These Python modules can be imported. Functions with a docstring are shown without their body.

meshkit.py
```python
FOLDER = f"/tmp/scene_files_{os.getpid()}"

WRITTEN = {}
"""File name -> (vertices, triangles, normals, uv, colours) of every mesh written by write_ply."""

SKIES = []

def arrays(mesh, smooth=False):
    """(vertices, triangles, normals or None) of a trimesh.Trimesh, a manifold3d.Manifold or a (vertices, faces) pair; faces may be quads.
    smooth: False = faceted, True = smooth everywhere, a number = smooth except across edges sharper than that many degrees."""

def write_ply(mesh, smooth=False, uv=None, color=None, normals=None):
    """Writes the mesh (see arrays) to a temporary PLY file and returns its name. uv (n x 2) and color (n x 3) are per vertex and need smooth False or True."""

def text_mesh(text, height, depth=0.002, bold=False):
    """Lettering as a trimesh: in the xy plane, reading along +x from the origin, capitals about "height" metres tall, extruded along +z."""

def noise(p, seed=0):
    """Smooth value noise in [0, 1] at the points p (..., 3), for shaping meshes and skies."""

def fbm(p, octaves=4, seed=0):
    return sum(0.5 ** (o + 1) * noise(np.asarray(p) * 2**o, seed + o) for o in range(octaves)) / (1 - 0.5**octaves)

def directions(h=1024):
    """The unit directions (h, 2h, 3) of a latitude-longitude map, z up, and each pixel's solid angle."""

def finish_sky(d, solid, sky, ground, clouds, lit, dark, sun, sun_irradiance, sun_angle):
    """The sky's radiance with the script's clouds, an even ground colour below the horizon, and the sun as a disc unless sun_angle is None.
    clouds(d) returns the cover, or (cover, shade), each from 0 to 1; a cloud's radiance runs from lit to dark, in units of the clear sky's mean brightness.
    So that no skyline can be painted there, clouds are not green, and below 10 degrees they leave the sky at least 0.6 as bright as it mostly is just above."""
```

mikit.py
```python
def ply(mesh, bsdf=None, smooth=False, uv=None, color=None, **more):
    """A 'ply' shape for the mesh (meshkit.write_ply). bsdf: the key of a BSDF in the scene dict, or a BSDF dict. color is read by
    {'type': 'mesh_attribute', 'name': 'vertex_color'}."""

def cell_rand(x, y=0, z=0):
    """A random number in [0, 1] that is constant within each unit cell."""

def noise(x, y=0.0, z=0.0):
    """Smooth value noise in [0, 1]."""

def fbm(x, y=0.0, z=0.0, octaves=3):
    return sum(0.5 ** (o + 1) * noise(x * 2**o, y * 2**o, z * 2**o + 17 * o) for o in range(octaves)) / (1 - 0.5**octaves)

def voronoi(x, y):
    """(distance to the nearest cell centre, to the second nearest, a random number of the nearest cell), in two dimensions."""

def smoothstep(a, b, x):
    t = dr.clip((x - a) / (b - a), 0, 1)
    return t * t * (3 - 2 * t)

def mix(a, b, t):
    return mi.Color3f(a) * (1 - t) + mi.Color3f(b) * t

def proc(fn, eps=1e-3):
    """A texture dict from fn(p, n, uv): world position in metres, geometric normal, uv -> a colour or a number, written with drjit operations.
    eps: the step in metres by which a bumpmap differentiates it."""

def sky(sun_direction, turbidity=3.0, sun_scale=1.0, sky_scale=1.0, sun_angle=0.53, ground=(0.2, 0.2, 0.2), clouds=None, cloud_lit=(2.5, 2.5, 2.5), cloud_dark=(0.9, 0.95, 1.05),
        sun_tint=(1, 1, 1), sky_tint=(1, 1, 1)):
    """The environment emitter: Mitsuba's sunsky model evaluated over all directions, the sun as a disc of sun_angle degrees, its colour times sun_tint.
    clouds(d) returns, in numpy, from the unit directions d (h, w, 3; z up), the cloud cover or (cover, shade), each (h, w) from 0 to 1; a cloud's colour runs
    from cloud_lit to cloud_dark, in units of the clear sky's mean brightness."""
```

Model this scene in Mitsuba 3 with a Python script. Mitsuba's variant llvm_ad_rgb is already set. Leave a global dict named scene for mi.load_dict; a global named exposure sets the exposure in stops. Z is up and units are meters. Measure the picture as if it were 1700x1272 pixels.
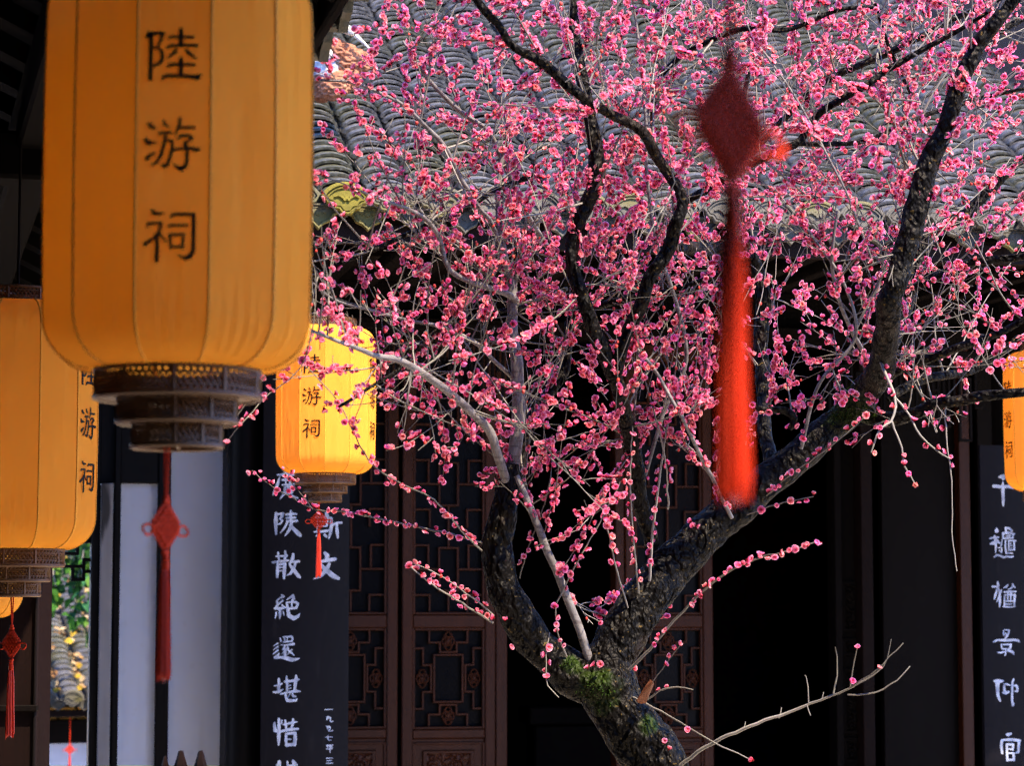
import math, random
import numpy as np, trimesh, mitsuba as mi, drjit as dr, mikit, meshkit
from shapely.geometry import Polygon, Point, MultiPoint, LineString, box as sbox
from shapely.ops import unary_union
from mikit import proc, noise, fbm, smoothstep, mix, cell_rand
T = mi.ScalarTransform4f
rng = np.random.default_rng(7)
random.seed(7)
scene, labels = {}, {}

# ------------------------------------------------------------------ camera, sky, exposure
ZC = 2.3                       # eye height
FPX = 4000.0                   # focal length in pixels of the 1700 x 1272 photograph
HORIZON = 1000.0
PITCH = math.atan((HORIZON - 636.0) / FPX)
CAM = np.array([0.0, 0.0, ZC])
FWD = np.array([0, math.cos(PITCH), math.sin(PITCH)])
UPV = np.array([0, -math.sin(PITCH), math.cos(PITCH)])
scene['camera'] = {'type': 'thinlens', 'fov': 2 * math.degrees(math.atan(850 / FPX)), 'fov_axis': 'x',
                   'aperture_radius': 0.0066, 'focus_distance': 7.1, 'near_clip': 0.05, 'far_clip': 400.0,
                   'to_world': T().look_at(origin=CAM.tolist(), target=(CAM + FWD).tolist(), up=[0, 0, 1])}
scene['sky'] = mikit.sky((0.40, -0.41, 0.82), turbidity=3.0, sky_scale=1.35, sun_tint=(1.0, 0.96, 0.90), sky_tint=(0.80, 0.91, 1.24), sun_angle=0.8)
exposure = 3.62


def P(px, py, Y):
    """The point at distance Y (metres north of the camera) on the sight line of a pixel of the photograph."""
    d = FWD + np.array([1, 0, 0]) * ((px - 850) / FPX) + UPV * ((636 - py) / FPX)
    return CAM + d * (Y / d[1])


def proj(p):
    q = np.asarray(p) - CAM
    f = q @ FWD
    return 850 + FPX * q[..., 0] / f, 636 - FPX * (q @ UPV) / f


# ------------------------------------------------------------------ materials
def bs(name, d):
    if d['type'] == 'principled' or (d['type'] == 'bumpmap' and d['bsdf']['type'] == 'principled'):
        d = {'type': 'twosided', 'bsdf': d}
    scene[name] = d
    return name


def prin(color, rough=0.6, spec=0.4, **k):
    return {'type': 'principled', 'base_color': color if isinstance(color, dict) else {'type': 'rgb', 'value': list(color)}, 'roughness': rough, 'specular': spec, **k}


def two(d):
    return {'type': 'twosided', 'bsdf': d}


def bump(d, fn, scale, eps=1e-3):
    return {'type': 'bumpmap', 'arbitrary': proc(fn, eps), 'scale': scale, 'bsdf': d}


def tile_color(p, n, uv):
    a = fbm(p.x * 7, p.y * 7, p.z * 7, 3)
    b = cell_rand(dr.floor(p.x * 9.3), dr.floor(p.y * 11), dr.floor(p.z * 27))
    moss = smoothstep(0.46, 0.62, fbm(p.x * 4.0 + 5, p.y * 1.6, p.z * 2.0, 4))
    speck = smoothstep(0.6, 0.8, noise(p.x * 60, p.y * 60, p.z * 60))
    c = mix((0.006, 0.006, 0.0062), (0.078, 0.077, 0.077), a * 0.45 + b * 0.55)
    c = mix(c, (0.034, 0.034, 0.012) , moss * 0.72)
    return mix(c, (0.16, 0.16, 0.155), speck * 0.25)


def antefix_color(p, n, uv):
    a = fbm(p.x * 12, p.y * 12, p.z * 12, 3)
    m = smoothstep(0.58, 0.74, fbm(p.x * 4.1 + 2, p.y * 4, p.z * 5, 3))
    c = mix((0.028, 0.028, 0.025), (0.085, 0.083, 0.073), a)
    return mix(c, (0.10, 0.09, 0.016), m * 0.75)


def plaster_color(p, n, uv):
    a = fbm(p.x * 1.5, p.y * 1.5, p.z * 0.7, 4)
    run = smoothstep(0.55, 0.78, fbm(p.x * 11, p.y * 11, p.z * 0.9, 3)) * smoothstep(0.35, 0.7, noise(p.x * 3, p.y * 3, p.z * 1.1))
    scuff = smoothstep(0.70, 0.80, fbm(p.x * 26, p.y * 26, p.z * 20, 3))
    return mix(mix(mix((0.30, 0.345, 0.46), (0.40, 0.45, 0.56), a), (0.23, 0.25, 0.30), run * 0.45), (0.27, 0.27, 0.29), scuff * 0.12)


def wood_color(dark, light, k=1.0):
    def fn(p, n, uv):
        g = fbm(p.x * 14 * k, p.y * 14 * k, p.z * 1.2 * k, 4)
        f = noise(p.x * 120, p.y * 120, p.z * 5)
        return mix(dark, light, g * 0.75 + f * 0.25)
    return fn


def bark_height(p, n, uv):
    w = 0.03 * fbm(p.x * 14, p.y * 14, p.z * 14, 2)
    q = 1.0 - dr.abs(2.0 * fbm((p.x + w) * 34, (p.y + w) * 34, (p.z + w) * 15, 3) - 1.0) * 1.8
    return dr.clip(q, 0.2, 0.9) * -0.8 + 0.45 * fbm(p.x * 120, p.y * 120, p.z * 80, 2)


MOSS = [(P(990, 1148, 5.93), 0.055), (P(858, 998, 5.97), 0.032), (P(950, 1105, 5.95), 0.026), (P(1415, 672, 6.1), 0.07), (P(1072, 1205, 5.95), 0.03)]


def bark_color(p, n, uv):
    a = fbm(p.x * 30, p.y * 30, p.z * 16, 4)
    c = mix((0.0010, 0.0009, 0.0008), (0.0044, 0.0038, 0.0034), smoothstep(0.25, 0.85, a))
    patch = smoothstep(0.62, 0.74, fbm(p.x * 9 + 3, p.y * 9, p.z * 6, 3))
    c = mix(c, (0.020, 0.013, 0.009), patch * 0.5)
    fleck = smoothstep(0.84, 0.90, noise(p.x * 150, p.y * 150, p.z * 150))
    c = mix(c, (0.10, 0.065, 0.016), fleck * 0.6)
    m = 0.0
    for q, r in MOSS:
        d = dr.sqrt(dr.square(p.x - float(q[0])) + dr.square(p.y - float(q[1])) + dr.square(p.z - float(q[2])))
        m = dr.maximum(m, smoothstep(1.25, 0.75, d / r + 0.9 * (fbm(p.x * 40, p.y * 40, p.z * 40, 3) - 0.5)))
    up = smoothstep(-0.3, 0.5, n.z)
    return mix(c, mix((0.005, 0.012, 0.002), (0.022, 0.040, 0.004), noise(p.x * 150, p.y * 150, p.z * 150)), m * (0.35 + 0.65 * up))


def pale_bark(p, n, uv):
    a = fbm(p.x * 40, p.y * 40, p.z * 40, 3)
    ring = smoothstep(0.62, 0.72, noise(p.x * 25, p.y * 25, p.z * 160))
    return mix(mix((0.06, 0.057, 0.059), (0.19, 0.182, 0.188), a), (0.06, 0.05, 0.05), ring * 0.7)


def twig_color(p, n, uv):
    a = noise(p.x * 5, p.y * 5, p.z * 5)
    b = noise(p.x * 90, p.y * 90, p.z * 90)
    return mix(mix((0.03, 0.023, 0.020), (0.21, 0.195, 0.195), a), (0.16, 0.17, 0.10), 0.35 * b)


def fabric_color(p, n, uv):
    a = fbm(p.x * 9, p.y * 9, p.z * 4, 3)
    return mix((0.94, 0.455, 0.062), (0.97, 0.50, 0.082), a)


def fabric_bump(p, n, uv):
    return 1.0 * fbm(p.x * 9, p.y * 9, p.z * 5, 2) + 0.02 * noise(p.x * 700, p.y * 700, p.z * 700)


def paving_color(p, n, uv):
    a = fbm(p.x * 3, p.y * 3, 0.0, 4)
    j = dr.minimum(dr.abs(p.x / 0.6 - dr.round(p.x / 0.6)), dr.abs(p.y / 0.6 - dr.round(p.y / 0.6)))
    return mix(mix((0.42, 0.375, 0.30), (0.55, 0.495, 0.395), a), (0.08, 0.08, 0.07), smoothstep(0.025, 0.01, j))


def weather_color(p, n, uv):
    s = smoothstep(0.55, 0.7, fbm(p.x * 16, p.y * 16, p.z * 2.2, 3))
    return mix(mix((0.10, 0.10, 0.11), (0.17, 0.17, 0.185), fbm(p.x * 30, p.y * 30, p.z * 3, 3)), (0.02, 0.02, 0.022), s)


def board_color(p, n, uv):
    a = fbm(p.x * 18, p.y * 18, p.z * 2, 3)
    return mix(mix((0.0012, 0.0011, 0.0022), (0.0034, 0.0032, 0.0060), a), (0.007, 0.0067, 0.009), smoothstep(0.66, 0.8, fbm(p.x * 40, p.y * 40, p.z * 6, 3)) * 0.6)


def letter_color(p, n, uv):
    a = fbm(p.x * 60, p.y * 60, p.z * 25, 3)
    return mix((0.17, 0.205, 0.29), (0.37, 0.42, 0.53), smoothstep(0.2, 0.7, a))


def ornament_color(p, n, uv):
    a = fbm(p.x * 22 + 4, p.y * 22, p.z * 30, 3)
    b = fbm(p.x * 9, p.y * 9, p.z * 9, 2)
    return mix(mix((0.20, 0.06, 0.026), (0.36, 0.16, 0.09), a), (0.36, 0.38, 0.42), smoothstep(0.54, 0.62, b))


bs('tile_mat', bump(prin(proc(tile_color), 0.5, 0.45), lambda p, n, uv: fbm(p.x * 55, p.y * 55, p.z * 55, 3), 0.004))
bs('antefix_moss_mat', prin(proc(lambda p, n, uv: mix((0.05, 0.046, 0.010), (0.16, 0.138, 0.018), fbm(p.x * 30, p.y * 30, p.z * 30, 3))), 0.85, 0.2))
bs('antefix_mat', prin(proc(antefix_color), 0.75, 0.3))
bs('plaster_mat', prin(proc(plaster_color), 0.85, 0.2))
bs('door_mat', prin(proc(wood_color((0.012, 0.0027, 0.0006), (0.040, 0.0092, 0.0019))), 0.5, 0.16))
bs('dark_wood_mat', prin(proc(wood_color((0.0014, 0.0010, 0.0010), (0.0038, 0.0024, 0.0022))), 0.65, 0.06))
bs('gloss_black_mat', prin((0.0015, 0.0015, 0.0018), 0.5, 0.08))
bs('redwood_mat', prin(proc(wood_color((0.0034, 0.0016, 0.0015), (0.0075, 0.0030, 0.0026))), 0.6, 0.08))
bs('weather_mat', prin(proc(weather_color), 0.8, 0.2))
bs('board_mat', prin(proc(board_color), 0.55, 0.10))
bs('letter_mat', prin(proc(letter_color), 0.7, 0.3))
bs('ink_mat', prin((0.003, 0.0025, 0.0025), 0.6, 0.08))
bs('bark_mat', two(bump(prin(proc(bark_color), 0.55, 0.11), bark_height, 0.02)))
bs('pale_bark_mat', two(prin(proc(pale_bark), 0.6, 0.35)))
bs('twig_mat', two(prin(proc(twig_color), 0.55, 0.4)))
bs('fabric_mat', {'type': 'bumpmap', 'arbitrary': proc(fabric_bump, 2e-3), 'scale': 0.011,
                  'bsdf': {'type': 'principledthin', 'base_color': proc(fabric_color), 'roughness': 0.6, 'diff_trans': 1.25, 'spec_trans': 0.0, 'eta': 1.35}})
bs('piping_mat', two(prin((0.60, 0.24, 0.014), 0.6, 0.3)))
bs('bamboo_mat', two(prin(proc(wood_color((0.036, 0.015, 0.005), (0.13, 0.058, 0.018), 2)), 0.5, 0.3)))
bs('cord_mat', two(prin((0.42, 0.024, 0.005), 0.6, 0.1, sheen=0.3)))
bs('silk_mat', two(prin(proc(lambda p, n, uv: mix((0.34, 0.013, 0.0025), (0.52, 0.030, 0.006), noise(p.x * 900, p.y * 900, p.z * 25))), 0.45, 0.4, sheen=0.5)))
bs('shade_black_mat', prin((0.0016, 0.0012, 0.0012), 0.8, 0.05))  # near-black gallery timber; the deep shade under its roof is set in the colour
bs('moss_mat', two(prin(proc(lambda p, n, uv: mix((0.004, 0.011, 0.0015), (0.020, 0.045, 0.004), noise(p.x * 130, p.y * 130, p.z * 130))), 0.9, 0.1)))
bs('petal_mat', {'type': 'principledthin', 'base_color': {'type': 'mesh_attribute', 'name': 'vertex_color'}, 'roughness': 0.55, 'diff_trans': 1.25, 'eta': 1.35})
bs('leaf_mat', {'type': 'principledthin', 'base_color': {'type': 'mesh_attribute', 'name': 'vertex_color'}, 'roughness': 0.4, 'diff_trans': 0.6, 'eta': 1.4})
bs('bud_mat', prin((0.42, 0.028, 0.02), 0.5, 0.4))
bs('paving_mat', prin(proc(paving_color), 0.8, 0.3))
bs('ochre_mat', prin((0.45, 0.22, 0.03), 0.7, 0.3))
bs('ornament_mat', prin(proc(ornament_color), 0.7, 0.3))
bs('white_horn_mat', prin((0.50, 0.48, 0.45), 0.5, 0.3))
bs('stub_mat', prin(proc(wood_color((0.07, 0.022, 0.009), (0.17, 0.06, 0.025))), 0.7, 0.3))
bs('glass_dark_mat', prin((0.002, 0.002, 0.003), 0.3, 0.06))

# ------------------------------------------------------------------ helpers
counts = {}


def key_for(name):
    n = counts.get(name, 0)
    counts[name] = n + 1
    return name if n == 0 else f'{name}_{n:03d}'


def add(name, mesh, mat, parent=None, smooth=False, color=None, label=None, kind=None, to_world=None):
    k = key_for((parent + '__' if parent else '') + name)
    s = dict(mesh) if isinstance(mesh, dict) else mikit.ply(mesh, mat, smooth=smooth, color=color)
    if to_world is not None:
        s['to_world'] = to_world
    scene[k] = s
    if label or kind:
        labels[k] = {}
        if label: labels[k]['label'] = label
        if kind: labels[k]['kind'] = kind
    return k


def thing(name, label, cat, group=None):
    k = key_for(name)
    labels[k] = {'label': label, 'category': cat}
    if group: labels[k]['group'] = group
    return k


def M4(ex, ey, ez, o):
    m = np.eye(4)
    m[:3, 0], m[:3, 1], m[:3, 2], m[:3, 3] = ex, ey, ez, o
    return m


def cat(ms):
    vs, fs, n = [], [], 0
    for m in ms:
        v, f = (np.asarray(m[0]), np.asarray(m[1])) if isinstance(m, tuple) else (np.asarray(m.vertices), np.asarray(m.faces))
        vs.append(v); fs.append(f + n); n += len(v)
    return np.vstack(vs), np.vstack(fs)


def xf(mesh, m):
    v, f = mesh if isinstance(mesh, tuple) else (np.asarray(mesh.vertices), np.asarray(mesh.faces))
    return v @ m[:3, :3].T + m[:3, 3], f


_h = []
for sx in (-1, 1):
    for sy in (-1, 1):
        for sz in (-1, 1):
            _h += [(sx, sy, sz, 1, 0, 0), (sx, sy, sz, 0, 1, 0), (sx, sy, sz, 0, 0, 1)]
_h = np.array(_h, float)
_hull = trimesh.convex.convex_hull(_h[:, :3] * (1 - 0.2 * (1 - _h[:, 3:])))
_ref = _h[:, :3] * (1 - 0.2 * (1 - _h[:, 3:]))
_idx = np.array([int(np.argmin(np.linalg.norm(_ref - v, axis=1))) for v in _hull.vertices])
_CF = _idx[np.asarray(_hull.faces)]


def cbox(lo, hi, ch=0.004):
    """A box with chamfered edges between two corners."""
    lo, hi = np.asarray(lo, float), np.asarray(hi, float)
    h = np.maximum((hi - lo) / 2, 1e-4)
    c = min(ch, 0.45 * h.min())
    return (lo + hi) / 2 + _h[:, :3] * (h - c * (1 - _h[:, 3:])), _CF


def tube(pts, rad, sides=6, caps=True, flat=None):
    p = np.asarray(pts, float)
    r = np.broadcast_to(np.asarray(rad, float), (len(p),))
    t = np.gradient(p, axis=0)
    t /= np.linalg.norm(t, axis=1, keepdims=True) + 1e-12
    a = np.cross(t[0], [0.3, 0.2, 0.93] if abs(t[0][2]) < 0.9 else [1, 0, 0.1])
    a /= np.linalg.norm(a)
    ang = np.arange(sides) * 2 * np.pi / sides
    vs = []
    for i in range(len(p)):
        a = a - t[i] * (a @ t[i]); a /= np.linalg.norm(a) + 1e-12
        b = np.cross(t[i], a)
        vs.append(p[i] + r[i] * (np.cos(ang)[:, None] * a + np.sin(ang)[:, None] * b))
    v = np.vstack(vs)
    i, j = np.meshgrid(np.arange(len(p) - 1), np.arange(sides), indexing='ij')
    q = (i * sides + j).ravel(); q2 = (i * sides + (j + 1) % sides).ravel()
    f = np.vstack([np.stack([q, q2, q2 + sides], 1), np.stack([q, q2 + sides, q + sides], 1)])
    if caps:
        n = len(v)
        v = np.vstack([v, p[0], p[-1]])
        k = np.arange(sides); e = (len(p) - 1) * sides
        f = np.vstack([f, np.stack([(k + 1) % sides, k, k * 0 + n], 1), np.stack([e + k, e + (k + 1) % sides, k * 0 + n + 1], 1)])
    return v, f


def lathe(prof, n=48):
    p = np.asarray(prof, float)
    a = np.arange(n) * 2 * np.pi / n
    v = np.stack([p[:, 0, None] * np.cos(a), p[:, 0, None] * np.sin(a), np.broadcast_to(p[:, 1, None], (len(p), n))], -1).reshape(-1, 3)
    i, j = np.meshgrid(np.arange(len(p) - 1), np.arange(n), indexing='ij')
    q = (i * n + j).ravel(); q2 = (i * n + (j + 1) % n).ravel()
    return v, np.vstack([np.stack([q, q2, q2 + n], 1), np.stack([q, q2 + n, q + n], 1)])


def smooth_path(pts, step):
    """Catmull-Rom resampling of rows (x, y, z, ...)."""
    p = np.asarray(pts, float)
    q = np.vstack([2 * p[0] - p[1], p, 2 * p[-1] - p[-2]])
    out = []
    for i in range(1, len(q) - 2):
        n = max(2, int(np.linalg.norm(q[i + 1, :3] - q[i, :3]) / step))
        t = np.linspace(0, 1, n, endpoint=False)[:, None]
        a, b, c, d = q[i - 1], q[i], q[i + 1], q[i + 2]
        out.append(0.5 * (2 * b + (c - a) * t + (2 * a - 5 * b + 4 * c - d) * t ** 2 + (3 * b - a - 3 * c + d) * t ** 3))
    return np.vstack(out + [p[-1:]])


def prism(poly, depth):
    ms = []
    for g in getattr(poly, 'geoms', [poly]):
        if g.area > 1e-9:
            m = trimesh.creation.extrude_polygon(g, depth, engine='earcut')
            ms.append((np.asarray(m.vertices), np.asarray(m.faces)))
    return cat(ms)


def strokes_polygon(strokes, smooth=0.0):
    """Brush strokes, each a list of (x, y, radius), as one outline."""
    parts = []
    for s in strokes:
        for a, b in zip(s[:-1], s[1:]):
            parts.append(unary_union([Point(a[0], a[1]).buffer(a[2], 6), Point(b[0], b[1]).buffer(b[2], 6)]).convex_hull)
    u = unary_union(parts)
    return u.buffer(smooth).buffer(-2 * smooth).buffer(smooth) if smooth else u

# ------------------------------------------------------------------ the hall's own axes: u along its front, w towards the courtyard, z up
ALPHA = math.radians(12.5)
RU = np.array([math.cos(ALPHA), math.sin(ALPHA), 0])
OW = np.array([math.sin(ALPHA), -math.cos(ALPHA), 0])
HO = P(508, 1000, 11.0); HO[2] = 0.0
ZZ = np.array([0, 0, 1.0])


def hall(u, w, z):
    return HO + RU * u + OW * w + ZZ * z


def hray(px, py, w):
    """(u, z) where the sight line of a pixel meets the hall's plane at w."""
    d = FWD + np.array([1, 0, 0]) * ((px - 850) / FPX) + UPV * ((636 - py) / FPX)
    t = (w + (HO - CAM) @ OW) / (d @ OW)
    p = CAM + d * t
    return (p - HO) @ RU, p[2]


def U(px, w): return hray(px, 900, w)[0]
def Z(py, px, w): return hray(px, py, w)[1]


HM = M4(RU, -OW, ZZ, HO)        # local x = u, y = -w (inwards), z


def hbox(u0, u1, w0, w1, z0, z1, ch=0.004):
    return xf(cbox((min(u0, u1), -max(w0, w1), min(z0, z1)), (max(u0, u1), -min(w0, w1), max(z0, z1)), ch), HM)


# ------------------------------------------------------------------ the ground
def sheet(x0, x1, y0, y1, z, n=2):
    return np.array([[x0, y0, z], [x1, y0, z], [x1, y1, z], [x0, y1, z]], float), np.array([[0, 1, 2], [0, 2, 3]])


add('ground', sheet(-150, 150, -150, 200, 0.0), 'paving_mat'); labels['ground'] = {'label': 'grey courtyard ground between the buildings', 'kind': 'structure'}
add('hall_terrace', xf(cbox((-1.9, -1.4, 0.004), (9, 7.5, 0.5), 0.02), HM), 'paving_mat'); labels['hall_terrace'] = {'label': 'low stone terrace under the hall', 'kind': 'structure'}

# ------------------------------------------------------------------ temple hall
HALL = thing('temple_hall', 'dark timber hall with grey tiled roof and carved lattice doors behind the plum tree', 'hall')
W_EAVE, SLOPE = 1.5, math.radians(30)
UE, ZE = hray(570, 318, W_EAVE)
PITCH_U = 83 / FPX * P(650, 318, 10)[1] * 0.985
SU = OW * -math.cos(SLOPE) + ZZ * math.sin(SLOPE)       # up the slope
SN = OW * math.sin(SLOPE) + ZZ * math.cos(SLOPE)        # out of the roof
PITCH_U = 83 / FPX * float((hall(0, W_EAVE, ZE) - CAM)[1])
E0 = hall(UE, W_EAVE, ZE)                               # eave point on the first column's axis


def roofm(u, s, n, tilt=0.0, yaw=0.0, base=E0, ru=RU, su=SU, sn=SN):
    c, sn_ = math.cos(tilt), math.sin(tilt)
    ey, ez = su * c - sn * sn_, sn * c + su * sn_
    ex = ru
    if yaw:
        ex, ey = ex * math.cos(yaw) + ey * math.sin(yaw), ey * math.cos(yaw) - ex * math.sin(yaw)
    return M4(ex, ey, ez, base + ru * u + su * s + sn * n)


def arch_tile(w, h, th, L, k=9, concave=False):
    """A curved roof tile: x across, y up the slope (front edge at y = 0), z out of the roof."""
    a = np.linspace(0, np.pi, k)
    o = np.stack([-w / 2 * np.cos(a), h * np.sin(a)], 1)
    i = np.stack([-(w / 2 - th) * np.cos(a), (h - th) * np.sin(a)], 1)
    if concave:
        o[:, 1], i[:, 1] = h - o[:, 1] * 1.0, h - i[:, 1]
        o, i = i, o
    rows = [np.c_[o[:, 0] * s, np.full(k, y), o[:, 1] * s] for y, s in ((0.006, 1.0), (0.0, 0.985), (L, 0.97))]
    ir = [np.c_[i[:, 0], np.full(k, y), i[:, 1]] for y in (0.0, L * 0.5)]
    v = np.vstack([rows[2], rows[0], rows[1], ir[0], ir[1]])
    f = []
    for r in range(4):
        for c in range(k - 1):
            q = r * k + c
            f += [(q, q + 1, q + k + 1), (q, q + k + 1, q + k)]
    f = np.array(f)
    return v, (f[:, ::-1] if concave else f)


def antefix(w, h):
    """The fan-shaped end of a cover-tile column: x across, z down from the top of the arch, y out (towards the viewer)."""
    a = np.linspace(math.radians(28), math.radians(152), 15)
    R = w / 2 / math.cos(math.radians(28))
    top = [(R * math.cos(t), R * math.sin(t) - R) for t in a]
    yb = top[0][1]
    low = [(-w * .5, yb), (-w * .42, yb - h * .30), (-w * .33, yb - h * .33), (-w * .27, yb - h * .58), (-w * .17, yb - h * .60), (-w * .11, yb - h * .80), (0, yb - h * .86),
           (w * .11, yb - h * .80), (w * .17, yb - h * .60), (w * .27, yb - h * .58), (w * .33, yb - h * .33), (w * .42, yb - h * .30), (w * .5, yb)]
    out = Polygon(top + low[:-1]).buffer(0.004).buffer(-0.002)
    ms = [prism(out, 0.012)]
    ms.append(xf(prism(out.difference(out.buffer(-0.007)), 0.024), np.eye(4)))
    i2 = out.buffer(-0.014)
    ms.append(prism(i2.difference(i2.buffer(-0.0045)), 0.021))
    i3 = out.buffer(-0.026)
    if i3.area > 0:
        fl = unary_union([Point(0, i3.centroid.y).buffer(.008, 4)] + [Point(.016 * math.cos(q), i3.centroid.y + .011 * math.sin(q)).buffer(.0065, 3) for q in np.arange(6) * np.pi / 3] +
                         [LineString([(s * .018, i3.centroid.y), (s * .034, i3.centroid.y + .008), (s * .048, i3.centroid.y + .002)]).buffer(.003, 2) for s in (-1, 1)])
        ms.append(prism(fl.intersection(out), 0.023))
    band = tube([(x * 1.02, z + .004, .008) for x, z in top], 0.011, 6)
    ms.append(band)
    v, f = cat(ms)
    return np.c_[v[:, 0], v[:, 2], v[:, 1]], f[:, ::-1]


def drip(w, h):
    pts = [(-w * .5, 0), (w * .5, 0), (w * .47, -h * .32), (w * .36, -h * .42), (w * .28, -h * .66), (w * .12, -h * .78), (0, -h), (-w * .12, -h * .78), (-w * .28, -h * .66), (-w * .36, -h * .42), (-w * .47, -h * .32)]
    out = Polygon(pts).buffer(0.004).buffer(-0.003)
    i2 = out.buffer(-0.012)
    ms = [prism(out, 0.012), prism(out.difference(out.buffer(-0.006)), 0.022), prism(i2.difference(i2.buffer(-0.004)), 0.0155)]
    ms.append(prism(unary_union([Point(0, -h * .36).buffer(.010, 4), Point(-.024, -h * .30).buffer(.007, 4), Point(.024, -h * .30).buffer(.007, 4)]), 0.0165))
    v, f = cat(ms)
    return np.c_[v[:, 0], v[:, 2], v[:, 1]], f[:, ::-1]


ROOF = add('roof', xf(cbox((-3.2 - 0.0, W_EAVE * -1 + 0.02, -0.13), (9.5, 6.0, -0.075), 0.01), np.eye(4)), 'dark_wood_mat', HALL)
# the roof deck as a slab lying under the tiles
_d = cbox((-3.0, 0.05, -0.14), (9.5, 5.2, -0.085), 0.005)
scene[ROOF] = mikit.ply(xf(_d, M4(RU, SU, SN, E0)), 'dark_wood_mat')
CW = PITCH_U * 0.92
cov = [mikit.ply(arch_tile(CW * s, 0.046, 0.0125, 0.18), 'tile_mat', smooth=40) for s in (0.97, 1.0, 1.03)]
pan = mikit.ply(arch_tile(PITCH_U * 0.62, 0.045, 0.011, 0.17, 7, True), 'tile_mat', smooth=40)
EXPO = 0.080
rest = {'cover_tile': [], 'pan_tile': []}
covm = [arch_tile(CW * s, 0.046, 0.0125, 0.18) for s in (0.97, 1.0, 1.03)]
panm = arch_tile(PITCH_U * 0.62, 0.045, 0.011, 0.17, 7, True)
cand = {'cover_tile': [], 'pan_tile': []}
for c in range(-3, 19):
    off = rng.normal(0, 0.004)
    for r in range(0, 46):
        u = c * PITCH_U + off + rng.normal(0, 0.0022)
        if rng.random() < 0.02: off += rng.normal(0, 0.004)
        m = roofm(u, 0.015 + r * EXPO + rng.normal(0, 0.003), -0.035 + 0.004 * rng.random(), 0.235 + rng.normal(0, 0.018), rng.normal(0, 0.026))
        cand['cover_tile'].append((m, rng.integers(3)))
        m = roofm((c + 0.5) * PITCH_U + rng.normal(0, 0.002), 0.0 + r * EXPO * 1.04, -0.085, 0.12 + rng.normal(0, 0.01), rng.normal(0, 0.015))
        cand['pan_tile'].append((m, 0))
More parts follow.
